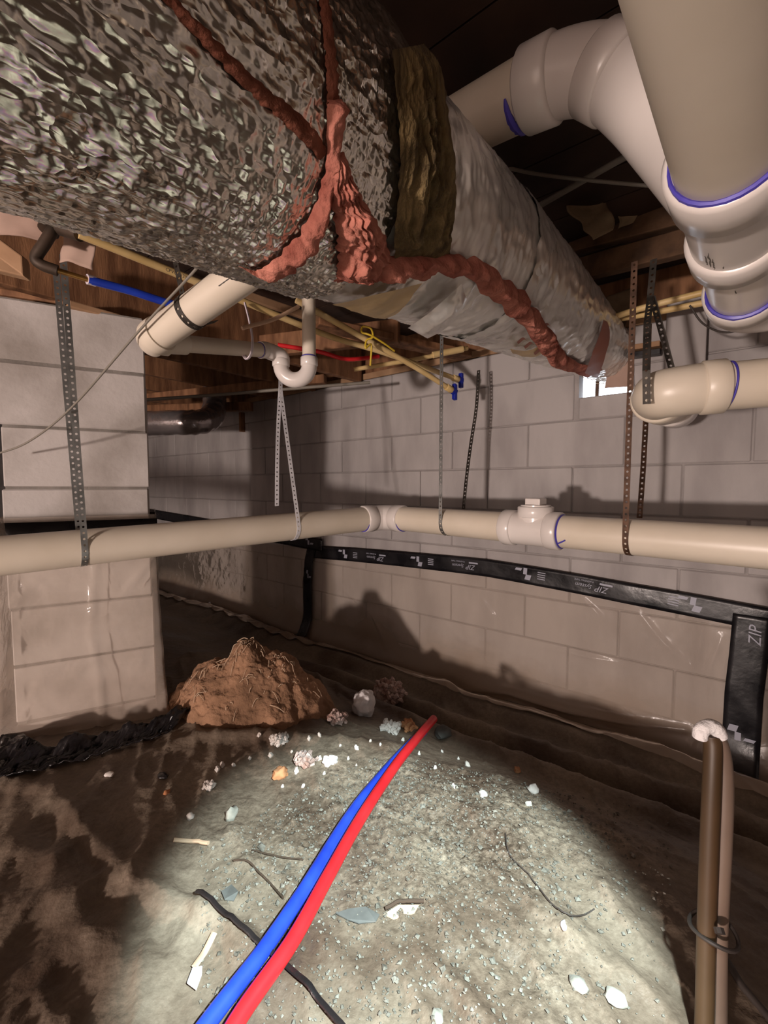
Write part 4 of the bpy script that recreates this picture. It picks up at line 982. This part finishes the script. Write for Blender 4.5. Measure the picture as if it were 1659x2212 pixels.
patch('insulation_strip', [((725, 560), (725, 602)), ((800, 548), (800, 594)), ((880, 545), (885, 588)), ((960, 545), (965, 585)), ((1010, 552), (1005, 592)), ((1060, 575), (1035, 625)), ((1115, 622), (1085, 665)), ((1160, 672), (1130, 705)), ((1195, 725), (1165, 752)), ((1230, 770), (1205, 785)), ((1300, 795), (1270, 812))], M['pink'], .006, .022, .016, 30, 'pink fibreglass bulging along the lower seam of the far stretch', 160, 16, edge=.3)
patch('batt_patch', [((832, 120), (925, 110)), ((838, 190), (945, 190)), ((845, 250), (955, 262)), ((850, 330), (968, 350)), ((848, 420), (972, 440)), ((842, 500), (965, 505)), ((845, 548), (962, 552))], M['kraft'], .010, .006, .010, 26, 'bare brown batt where the jacket is missing', 80, 70, streak=1.0, edge=.04)
patch('tape_patch', [((716, 640), (905, 600)), ((760, 655), (885, 625)), ((800, 668), (868, 650)), ((830, 674), (852, 664))], M['tan'], .012, 0, .002, 20, 'tan tape patch on the underside', 30, 20)
patch('tape_patch', [((1100, 745), (1108, 755)), ((1140, 748), (1146, 764)), ((1165, 735), (1176, 748)), ((1168, 718), (1180, 725))], M['tan'], .012, 0, .002, 20, 'yellowish tape strip near the far end', 30, 6)
patch('tape_patch', [((1262, 800), (1290, 812)), ((1275, 760), (1302, 770)), ((1290, 715), (1312, 722)), ((1297, 690), (1305, 695))], M['redprint'], .010, 0, .002, 20, 'reddish tape near the far collar', 30, 6)
for (x, y) in ((1112, 728), (1136, 708), (1150, 752), (1128, 738), (1160, 700)):
    patch('print_mark', [((x, y), (x + 4, y + 5)), ((x + 12, y - 10), (x + 16, y - 5)), ((x + 20, y - 4), (x + 25, y + 2))], M['redprint'], .0145, 0, 0, 10, 'faint red print', 8, 3)
# shiny lap band round the far stretch
patch('film_lap', [((985, 600), (1000, 640)), ((930, 650), (962, 690)), ((880, 690), (925, 715))], M['foil_film'], .016, .006, .012, 18, 'crumpled shiny lap of the film', 40, 14)

# small dark duct behind the pier
mb = MB(); sd_p = spline([P(120, 918, 2.9), P(300, 915, 2.75), P(380, 913, 2.70), P(425, 912, 2.72), P(452, 905, 2.82), P(462, 885, 2.95), P(464, 840, 3.05)], 12)
v, f = tube(sd_p, lambda t: .074 + .003 * math.sin(t * 70) * (1 if t > .45 else .3), 36)
v = [Vector(p) * 1 + Vector((0, 0, .004 * noise.noise(Vector(p) * 30))) for p in v]; mb.add(v, f)
single('side_duct', mb, M['foil_dark'], 'small dark foil duct poking out behind the pier under the joists', 'duct', sharp=0)

# ------------------------------------------------------------------ vent opening, boards and papers along the wall
mb = MB(); mb.box(W(vs0 + .062, .43, -.055), U * .007, N * .006, Vector((0, 0, .062))); mb.box(W(vs0 + .062, .374, -.045), U * .012, N * .012, Vector((0, 0, .004)))
single('vent_stay', mb, M['rust'], 'thin rusty upright standing in the bright vent opening', 'bracket', smooth=False, bevel=.001)
q = [wall_hit(x, y, .035) for x, y in ((1306, 838), (1368, 834), (1366, 778), (1340, 776), (1314, 800))]
mb = MB(); n_ = len(q); mb.add(q + [p - N * .006 for p in q], [tuple(range(n_)), tuple(range(n_, 2 * n_))[::-1]] + [(i, (i + 1) % n_, n_ + (i + 1) % n_, n_ + i) for i in range(n_)])
single('cardboard_flap', mb, M['card'], 'torn cardboard flap half covering the bright vent opening', 'cardboard', smooth=False)
q0, q1 = wall_hit(1436, 800, .06), wall_hit(1524, 790, .06)
mb = MB(); c_ = (q0 + q1) / 2; mb.box(Vector((c_.x, c_.y, H + .53)), (q1 - q0) / 2, N * .012, Vector((0, 0, .155)))
single('foam_board', mb, M['board'], 'upright grey board against the wall top above the right pipe', 'board', bevel=.004, smooth=False)
mb = MB(); q0, q1 = wall_hit(1338, 758, .04), wall_hit(1428, 745, .04); mb.box((q0 + q1) / 2, (q1 - q0) / 2, N * .03, Vector((0, 0, .010)))
single('wood_strip', mb, M['wood_pale'], 'thin orange wood strip above the vent opening', 'strip', bevel=.002, smooth=False)
mb = MB(); q0, q1 = wall_hit(1338, 772, .04), wall_hit(1428, 760, .04); mb.box((q0 + q1) / 2, (q1 - q0) / 2, N * .02, Vector((0, 0, .010)))
single('dark_gap_strip', mb, M['tape'], 'black strip standing in for the dark gap under the orange wood strip at the vent', 'strip', bevel=.002, smooth=False)  # black strip put in for the shade of the gap below the wood
def hanging(name, label, cat, pix, d, m, seed, group=None, curl=.04):
    """sheet hanging from the ceiling: pixel quad top-left, top-right, bottom-right, bottom-left"""
    a, b, c_, e = [P(x, y, dd) for (x, y), dd in zip(pix, d)]
    def fn(u, v):
        p = a.lerp(b, u).lerp(e.lerp(c_, u), v); n_ = noise.fractal(p * 7 + Vector((seed, 0, 0)), 1, 2, 3)
        return p + Vector((.3, -.8, .2)) * (curl * n_ * (0.3 + v)) + (b - a) * .12 * noise.noise(Vector((v * 4, seed, u))) 
    mb = MB(); mb.add(*grid(18, 18, fn)); return single(name, mb, m, label, cat, group, sharp=0, thick=.003)
hp = 'papers hanging between the joists'
hanging('paper_flap', 'brown paper flap hanging alone, right of the crossing cables', 'paper', [(1205, 420), (1300, 400), (1320, 500), (1285, 515)], [1.35, 1.35, 1.3, 1.32], M['paper'], 1.0, hp)
hanging('paper_flap', 'grey brown paper flap hanging left of the crossing cables near the duct', 'paper', [(1100, 310), (1180, 330), (1165, 470), (1120, 440)], [1.4, 1.4, 1.38, 1.4], M['paper'], 2.0, hp)
hanging('paper_flap', 'ragged paper flap behind the big drain under the wooden strip', 'paper', [(1310, 400), (1400, 380), (1380, 470), (1340, 490)], [1.4, 1.4, 1.38, 1.4], M['paper'], 3.0, hp)
hanging('paper_flap', 'brown paper crumpled at the end of the duct by the wall', 'paper', [(1310, 640), (1375, 620), (1360, 700), (1310, 715)], [1.70, 1.70, 1.66, 1.7], M['paper'], 4.0, hp, .05)
hanging('paper_flap', 'large pinkish paper sheet at the upper left under the duct', 'paper', [(-80, 400), (140, 440), (110, 520), (-80, 480)], [1.0, 1.06, 1.08, 1.0], M['card'], 5.0, hp, .03)
hanging('paper_flap', 'torn pale paper piece beside the black iron elbow', 'paper', [(150, 455), (215, 462), (200, 580), (125, 560)], [1.16, 1.16, 1.18, 1.16], M['card'], 6.0, hp, .03)

# ------------------------------------------------------------------ dirt mound
mb = MB(); mc = G(545, 1560); mc = Vector((mc.x - .03, mc.y + .16, 0)); mz = g(mc.x, mc.y)
def mound(u, v):
    a = 2 * math.pi * u; r = v
    rx = .325 - .02 * math.cos(a) ; ry = .21
    x = math.cos(a) * rx * r; y = math.sin(a) * ry * r
    prof = (1 - r ** 2.1) ** 0.95
    z = .19 * prof
    kx, ky = x + .03, y + .02
    z += .042 * math.exp(-((kx / .062) ** 4 + (ky / .08) ** 4))
    q = Vector((x * 9, y * 9, z * 9)); n_ = noise.fractal(q, .8, 2.1, 6)
    d = .026 * n_ + .014 * noise.turbulence(q * 2.5, 4, True)
    px, py = mc.x + x * (1 + d * 2), mc.y + y * (1 + d * 2)
    return Vector((px, py, (g(px, py) * r + mz * (1 - r)) + z + d * (1 - .5 * r) - .012 * r))
mb.add(*grid(220, 110, mound)); dm = single('dirt_mound', mb, M['mound'], 'heap of brown clay dirt with a lumpy peak beside the pier', 'dirt', sharp=0)
rf = MB(); rng = random.Random(12)
for k in range(90):
    u_, v_ = rng.uniform(.5, 1.0), rng.uniform(.05, .85); du, dv = rng.uniform(-.03, .03), rng.uniform(-.12, .12)
    pts = [mound((u_ + du * t) % 1, min(max(v_ + dv * t, 0.02), .97)) + Vector((0, -.003, .003 + .006 * math.sin(math.pi * t))) for t in (0, .33, .66, 1)]
    rf.tube(spline(pts, 4), rng.uniform(.0007, .0015), 5)
ro_ = part('root_fibres', rf, M['splinter'], dm, label='pale rootlets and straw in the dirt'); ro_['kind'] = 'stuff'

# ------------------------------------------------------------------ red and blue pipes on the ground
def ground_run(pix, r, lift=0.0):
    out = []
    for x, y in pix:
        p = G(x, y, r + lift) ; out.append(p)
    return out
def rest(pts, r):
    out = []
    for p in pts: out.append(Vector((p.x, p.y, max(p.z, g(p.x, p.y) + r + .004))))
    return out
rr = .0135
def level(pts, n=9):
    pass
def stiff_run(pix, r, up0, up1):
    """a stiff pipe seen along pixels, its height falling evenly from end to end"""
    px = spline([Vector((a, b, 0)) for a, b in pix], 8); m_ = len(px)
    z = [G(q.x, q.y).z for q in px]
    for _ in range(3):
        pts = [flat_hit(q.x, q.y, h) for q, h in zip(px, z)]
        env = [max(g(pts[k].x, pts[k].y) for k in range(max(0, i - 6), min(m_, i + 7))) for i in range(m_)]
        z = [sum(env[max(0, i - 8):i + 9]) / len(env[max(0, i - 8):i + 9]) + r + up0 + (up1 - up0) * i / m_ for i in range(m_)]
    out = [flat_hit(q.x, q.y, h) for q, h in zip(px, z)]
    return out
pix_r = [(400, 2420), (508, 2212), (627, 2040), (705, 1900), (775, 1775), (850, 1660), (905, 1590), (937, 1553)]
pr = stiff_run(pix_r, rr, .004, .030); pr = [pr[0] + (pr[0] - pr[6]).normalized() * .9 * k for k in (1, .5)] + pr
pr = [Vector((p.x, p.y, max(p.z, g(p.x, p.y) + rr))) if i < 2 else p for i, p in enumerate(pr)]; mb = MB(); mb.tube(pr, rr, 18); single('red_pipe', mb, M['redpex'], 'bright red plastic pipe lying across the lit ground', 'pipe')
pix_b = [(300, 2420), (447, 2212), (560, 2065), (652, 1930), (722, 1815), (768, 1745), (812, 1690), (865, 1630), (915, 1580)]
pb_ = stiff_run(pix_b, rr, .002, -.002); pb_ = [pb_[0] + (pb_[0] - pb_[6]).normalized() * .9 * k for k in (1, .5)] + pb_
pb_ = [Vector((p.x, p.y, max(p.z, g(p.x, p.y) + rr))) if i < 2 else p for i, p in enumerate(pb_)]; mb = MB(); mb.tube(pb_, rr, 18); single('blue_pipe', mb, M['bluepex'], 'bright blue plastic pipe lying close beside the red one', 'pipe')

# bundle of tubing standing at the right
bd_ = .66
bun = thing('tubing_bundle', 'upright bundle of bent beige tubes bound with a black tie, lower right', 'tubing', Vector((P(1535, 2212, .6).x, P(1535, 2212, .6).y, g(.48, .6))))
def bt(name, pix, r, m, label=None, flat=None):
    mb = MB(); mb.tube(spline([P(x, y, d) for x, y, d in pix], 10), r, 14, True, flat); return part(name, mb, m, bun, label=label)
bt('tube', [(1512, 2400, .655), (1521, 2212, .66), (1526, 2010, .665), (1533, 1800, .665), (1538, 1680, .665), (1540, 1615, .668), (1537, 1592, .672)], .0125, M['conduit_brown'], 'brown front tube')
bt('tube', [(1548, 2400, .66), (1550, 2212, .665), (1552, 2010, .67), (1562, 1800, .67), (1564, 1680, .67), (1554, 1610, .672), (1538, 1586, .676)], .0125, M['conduit'], 'pale right tube')
bt('tube', [(1535, 2400, .675), (1540, 2212, .68), (1541, 2010, .685), (1548, 1820, .685), (1548, 1680, .685), (1545, 1615, .682), (1532, 1592, .682)], .0125, M['conduit'], 'pale rear tube')
bt('bent_end', [(1512, 1592, .67), (1514, 1580, .668), (1524, 1571, .668), (1538, 1569, .668), (1549, 1576, .668), (1555, 1590, .67)], .0105, M['foam'], 'whitish crumpled bend at the top')
cc_ = P(1541, 2008, .672); mb = MB(); rg = [cc_ + Vector((.030 * math.cos(a), .031 * math.sin(a), .004 * math.sin(a * 2))) for a in [2 * math.pi * k / 24 for k in range(25)]]; mb.tube(rg, .003, 8); mb.tube([P(1552, 2004, .645), P(1556, 2018, .64)], .007, 8); part('cable_tie', mb, M['cable_dark'], bun, label='black tie')
pipe('dark_cable', 'grey cable trailing on the dark ground at the bottom right corner', 'cable', rest(spline(ground_run([(1570, 2080), (1600, 2130), (1650, 2190), (1720, 2290)], .006), 6), .006), .006, M['cable_dark'])

# ------------------------------------------------------------------ litter
def rock(c, r, seed, squash=.7, sub=1, jag=.35):
    bm = bmesh.new(); bmesh.ops.create_icosphere(bm, subdivisions=sub, radius=1)
    rng = random.Random(seed); ro = Matrix.Rotation(rng.uniform(0, 6.28), 3, 'Z'); s_ = Vector((rng.uniform(.75, 1.3), rng.uniform(.6, 1.1), squash * rng.uniform(.8, 1.15)))
    o = Vector((seed * 1.37, seed * .71, 0)); v = []
    for x in bm.verts:
        k = 1 + jag * noise.noise(x.co * 1.6 + o) + jag * .6 * noise.noise(x.co * 3.7 + o)
        q = Vector((x.co.x * s_.x, x.co.y * s_.y, x.co.z * s_.z)) * (r * k); v.append(c + ro @ q)
    f = [tuple(y.index for y in x.verts) for x in bm.faces]; bm.free(); return v, f
def cluster(c, r, n, seed, pr, flat=.6):
    """matted clump: a lump bristling with shreds"""
    rng = random.Random(seed); mb = MB(); mb.add(*rock(c, r * .75, seed, flat, 2, .7))
    for k in range(n):
        a = rng.uniform(0, 6.28); e = rng.uniform(0, 1.3); p = c + Vector((math.cos(a) * math.cos(e), math.sin(a) * math.cos(e), math.sin(e) * flat)) * r * rng.uniform(.5, 1.05)
        d = Vector((rng.uniform(-1, 1), rng.uniform(-1, 1), rng.uniform(-.3, 1))).normalized() * pr * 2
        mb.tube([p - d * .5, p + Vector((rng.uniform(-1, 1), rng.uniform(-1, 1), rng.uniform(-1, 1))) * pr * .5, p + d * .5], [pr * .5, pr * .8, pr * .3], 5)
    return mb
def lump(name, label, cat, px, py, r, m, seed, squash=.75, sub=3, jag=.45, group=None):
    c = G(px, py); c = Vector((c.x, c.y, g(c.x, c.y) + r * squash * .7)); mb = MB(); mb.add(*rock(c, r, seed, squash, sub, jag)); return single(name, mb, m, label, cat, group, sharp=60)
def clump(name, label, cat, px, py, r, n, pr, m, seed, group=None, flat=.6):
    c = G(px, py); c = Vector((c.x, c.y, g(c.x, c.y) + r * .3)); return single(name, cluster(c, r, n, seed, pr, flat), m, label, cat, group, sharp=50)
gl = 'insulation scraps on the ground'
lump('fibre_block', 'white fluffy block of fibre right of the dirt mound', 'insulation', 786, 1540, .058, M['foam'], 3, .95, 4, .25, gl)
clump('fibre_clump', 'large pinkish white shredded clump behind the white fibre block', 'insulation', 838, 1512, .085, 120, .014, M['fluff'], 5, gl, .75)
clump('fibre_clump', 'pale pinkish clump left of the white fibre block', 'insulation', 725, 1560, .040, 40, .010, M['fluff'], 6, gl)
clump('fibre_clump', 'tan and white bits heap just left of the red pipe end', 'insulation', 845, 1580, .040, 40, .011, M['crumb'], 7, gl)
clump('fibre_clump', 'white shredded scrap at the front foot of the dirt mound', 'insulation', 545, 1562, .022, 30, .008, M['foam'], 8, gl)
clump('fibre_clump', 'white grainy clump on the fold before the dirt mound', 'insulation', 602, 1605, .030, 45, .008, M['crumb'], 9, gl, .7)
clump('fibre_clump', 'small white clump out on the brown sheet left', 'insulation', 452, 1702, .018, 26, .006, M['crumb'], 10, gl)
clump('fibre_clump', 'cream crumbly bits at the top corner of the lit patch', 'insulation', 660, 1650, .034, 40, .009, M['fluff'], 11, gl)
clump('fibre_clump', 'twisted white scrap at the top edge of the lit patch', 'insulation', 712, 1650, .020, 16, .010, M['foam'], 12, gl)
clump('fibre_clump', 'tan scraps right beside the red pipe end', 'insulation', 880, 1575, .034, 30, .011, M['orange'], 13, gl)
lump('clay_bit', 'small orange clay bit at the upper left of the lit patch', 'clod', 605, 1678, .020, M['orange'], 14)
lump('clay_bit', 'orange clay bit on the dark furrow right of the red pipe', 'clod', 1118, 1668, .014, M['orange'], 15)
lump('pebble', 'single white pebble on the brown sheet left of the lit patch', 'stone', 411, 1768, .011, M['crumb'], 16, sub=2)
lump('pebble', 'tiny white pebble nearest the pier on the brown sheet', 'stone', 237, 1676, .010, M['crumb'], 17, sub=2)
lump('pebble', 'tan crumb left of the white clump on the brown sheet', 'stone', 360, 1715, .009, M['orange'], 18, sub=2)
lump('pebble', 'grey upright pebble at the left rim of the lit patch', 'stone', 499, 1768, .016, M['stone'], 19, 1.0, 2)
lump('pebble', 'pinkish round pebble under the furrow at upper right of the lit patch', 'stone', 1152, 1710, .014, M['crumb'], 20, sub=2)
lump('pebble', 'whitish round pebble left of the pinkish one', 'stone', 1043, 1720, .013, M['crumb'], 21, sub=2)
lump('pebble', 'pale pebble at the right end of the gravelly rim', 'stone', 1142, 1740, .010, M['crumb'], 22, sub=2)
lump('pebble', 'rounded grey pebble at the bottom right of the lit patch', 'stone', 1330, 2165, .013, M['stone'], 23, sub=2)
lump('pebble', 'small white pebble beside the thin wire on the lit patch', 'stone', 1218, 2004, .008, M['foam'], 24, sub=2)
lump('pebble', 'whitish lump at the bottom of the lit patch', 'stone', 1250, 2135, .012, M['stone'], 25, sub=2)
lump('pebble', 'grey white lump in the middle of the lit patch bottom', 'stone', 945, 2200, .013, M['stone'], 26, .4, 2)
lump('stone', 'dark greenish stone right of the red pipe end', 'stone', 958, 1590, .030, M['slate'], 27, sub=2)
lump('clod', 'black crumb on the brown sheet right of the pier', 'clod', 352, 1678, .020, M['blackfilm'], 28, .3, 2)
lump('fastener', 'small white plug on the wall liner behind the pier', 'plug', 453, 1330, .016, M['foam'], 29, .9, 2)
bpy.data.objects['fastener'].location = wall_hit(453, 1308, .05)
def stick(name, label, cat, pix, r, m, lift=.004, flat=None, group=None):
    pts = rest(spline([G(x, y, r + lift) for x, y in pix], 6), r)
    mb = MB(); mb.tube(pts, r, 8, True, flat); return single(name, mb, m, label, cat, group)
stick('splinter', 'pale wood splinter on the brown sheet left of the lit patch', 'splinter', [(375, 1814), (412, 1817), (450, 1821)], .0045, M['splinter'])
stick('splinter', 'broken tan splinter between blue pipe and lower left corner', 'splinter', [(463, 2015), (440, 2060), (420, 2088)], .006, M['splinter'], flat=.4)
stick('twig', 'dark curved twig in the middle of the lit patch', 'twig', [(832, 1962), (870, 1947), (916, 1946)], .0035, M['stick'])
stick('wire_scrap', 'thin black wire curling over the right of the lit patch', 'wire', [(1092, 1800), (1100, 1845), (1150, 1900), (1195, 1955), (1230, 1977), (1265, 1975), (1284, 1963)], .0013, M['cable_dark'])
stick('wire_scrap', 'short dark hairlike scrap at the left rim of the lit patch', 'wire', [(505, 1858), (535, 1860), (560, 1885), (590, 1915), (612, 1940)], .002, M['stick'])
stick('wire_scrap', 'dark strand lying near the top left of the lit patch', 'wire', [(545, 1836), (600, 1850), (655, 1857)], .0018, M['stick'])
def flake(name, label, cat, pix, m, lift=.006, thick=.002):
    q = [G(x, y, lift) for x, y in pix]; n_ = len(q)
    mb = MB(); mb.add(q + [p - Vector((0, 0, thick)) for p in q], [tuple(range(n_)), tuple(range(n_, 2 * n_))[::-1]] + [(i, (i + 1) % n_, n_ + (i + 1) % n_, n_ + i) for i in range(n_)]); return single(name, mb, m, label, cat, smooth=False)
stick('fold_line_strip', 'flat black strip added along the dark fold line, crossing under the red and blue pipes', 'black_strip', [(425, 1925), (490, 1975), (550, 2026), (625, 2090), (690, 2160), (745, 2222)], .005, M['blackfilm'], flat=.6)  # black strip added where a dark line follows the fold
flake('flake', 'grey flat flake touching the dark twig', 'flake', [(725, 1972), (755, 1962), (790, 1958), (820, 1975), (812, 1990), (775, 1994), (750, 1985)], M['slate'])
flake('flake', 'white torn label on the broken splinter at lower left', 'paper', [(404, 2122), (416, 2090), (437, 2086), (436, 2104), (424, 2137)], M['daywhite'], .012)
flake('flake', 'small grey flake at the left rim of the lit patch', 'flake', [(478, 1925), (500, 1910), (515, 1925), (505, 1945), (485, 1942)], M['slate'])
flake('flake', 'tan leaf scrap behind the dark twig', 'leaf', [(828, 1975), (860, 1955), (905, 1955), (895, 1972), (850, 1985)], M['splinter'], .004)

# loose white crumbs of insulation round the rim of the lit patch
cs = [(560, 1590), (585, 1635), (630, 1625), (640, 1668), (690, 1640), (700, 1672), (735, 1612), (752, 1640), (770, 1618), (800, 1602), (822, 1610), (690, 1590), (668, 1598), (540, 1640), (505, 1655), (470, 1665), (480, 1655), (655, 1700), (610, 1700), (770, 1655), (900, 1602), (955, 1625), (990, 1640), (1010, 1655), (940, 1660), (980, 1700), (870, 1600), (905, 1630)]
cb = None
for i, (x, y) in enumerate(cs):
    p = G(x, y); sc_ = random.uniform(.55, 1.25)
    if cb is None:
        mb = MB(); mb.add(*rock(Vector((0, 0, 0)), .0085, 41, .8, 2, .6)); cb = single('crumb', mb, M['crumb'], 'tiny pale crumb among those strewn between the dirt mound and the lit patch', 'crumb', 'pale crumbs before the dirt mound', origin=False); o = cb
    else: o = cb.copy(); COL.objects.link(o)
    o.location = (p.x, p.y, g(p.x, p.y) + .004 * sc_); o.scale = (sc_, sc_ * random.uniform(.7, 1.1), sc_); o.rotation_euler = (0, 0, random.uniform(0, 6))
# grit over the lit middle of the sheet: too many to count
rng = random.Random(5); mb = MB(); n_g = 0
while n_g < 5200:
    px = rng.gauss(880, 260); py = rng.uniform(1640, 2260)
    edge = 1640 + max(0, px - 900) * .22 + max(0, 780 - px) * .55
    if rng.random() > math.exp(-max(0, py - edge - 60) / 190) * .97 + .06 or py < edge or px < 430 or px > 1450: continue
    c = G(px, py); r = abs(rng.gauss(0, .0017)) + .0009
    if rng.random() < .03: r *= 1.8
    c = Vector((c.x, c.y, g(c.x, c.y) + r * .4 + .002))
    a = rng.uniform(0, 6.28); ca_, sa_ = math.cos(a), math.sin(a); v = []
    for ax_ in ((1, 0, 0), (0, 1, 0), (-1, 0, 0), (0, -1, 0), (.1, .1, 1), (0, 0, -1)):
        p = Vector(ax_) * r * rng.uniform(.65, 1.25) + Vector((rng.uniform(-.3, .3), rng.uniform(-.3, .3), rng.uniform(-.25, .25))) * r
        v.append(c + Vector((p.x * ca_ - p.y * sa_, p.x * sa_ + p.y * ca_, p.z * .75)))
    mb.add(v, [(0, 1, 4), (1, 2, 4), (2, 3, 4), (3, 0, 4), (1, 0, 5), (2, 1, 5), (3, 2, 5), (0, 3, 5)]); n_g += 1
gr = single('grit', mb, M['grit'], 'pale grit and gravel strewn over the lit ground sheet', 'gravel', smooth=False); gr['kind'] = 'stuff'
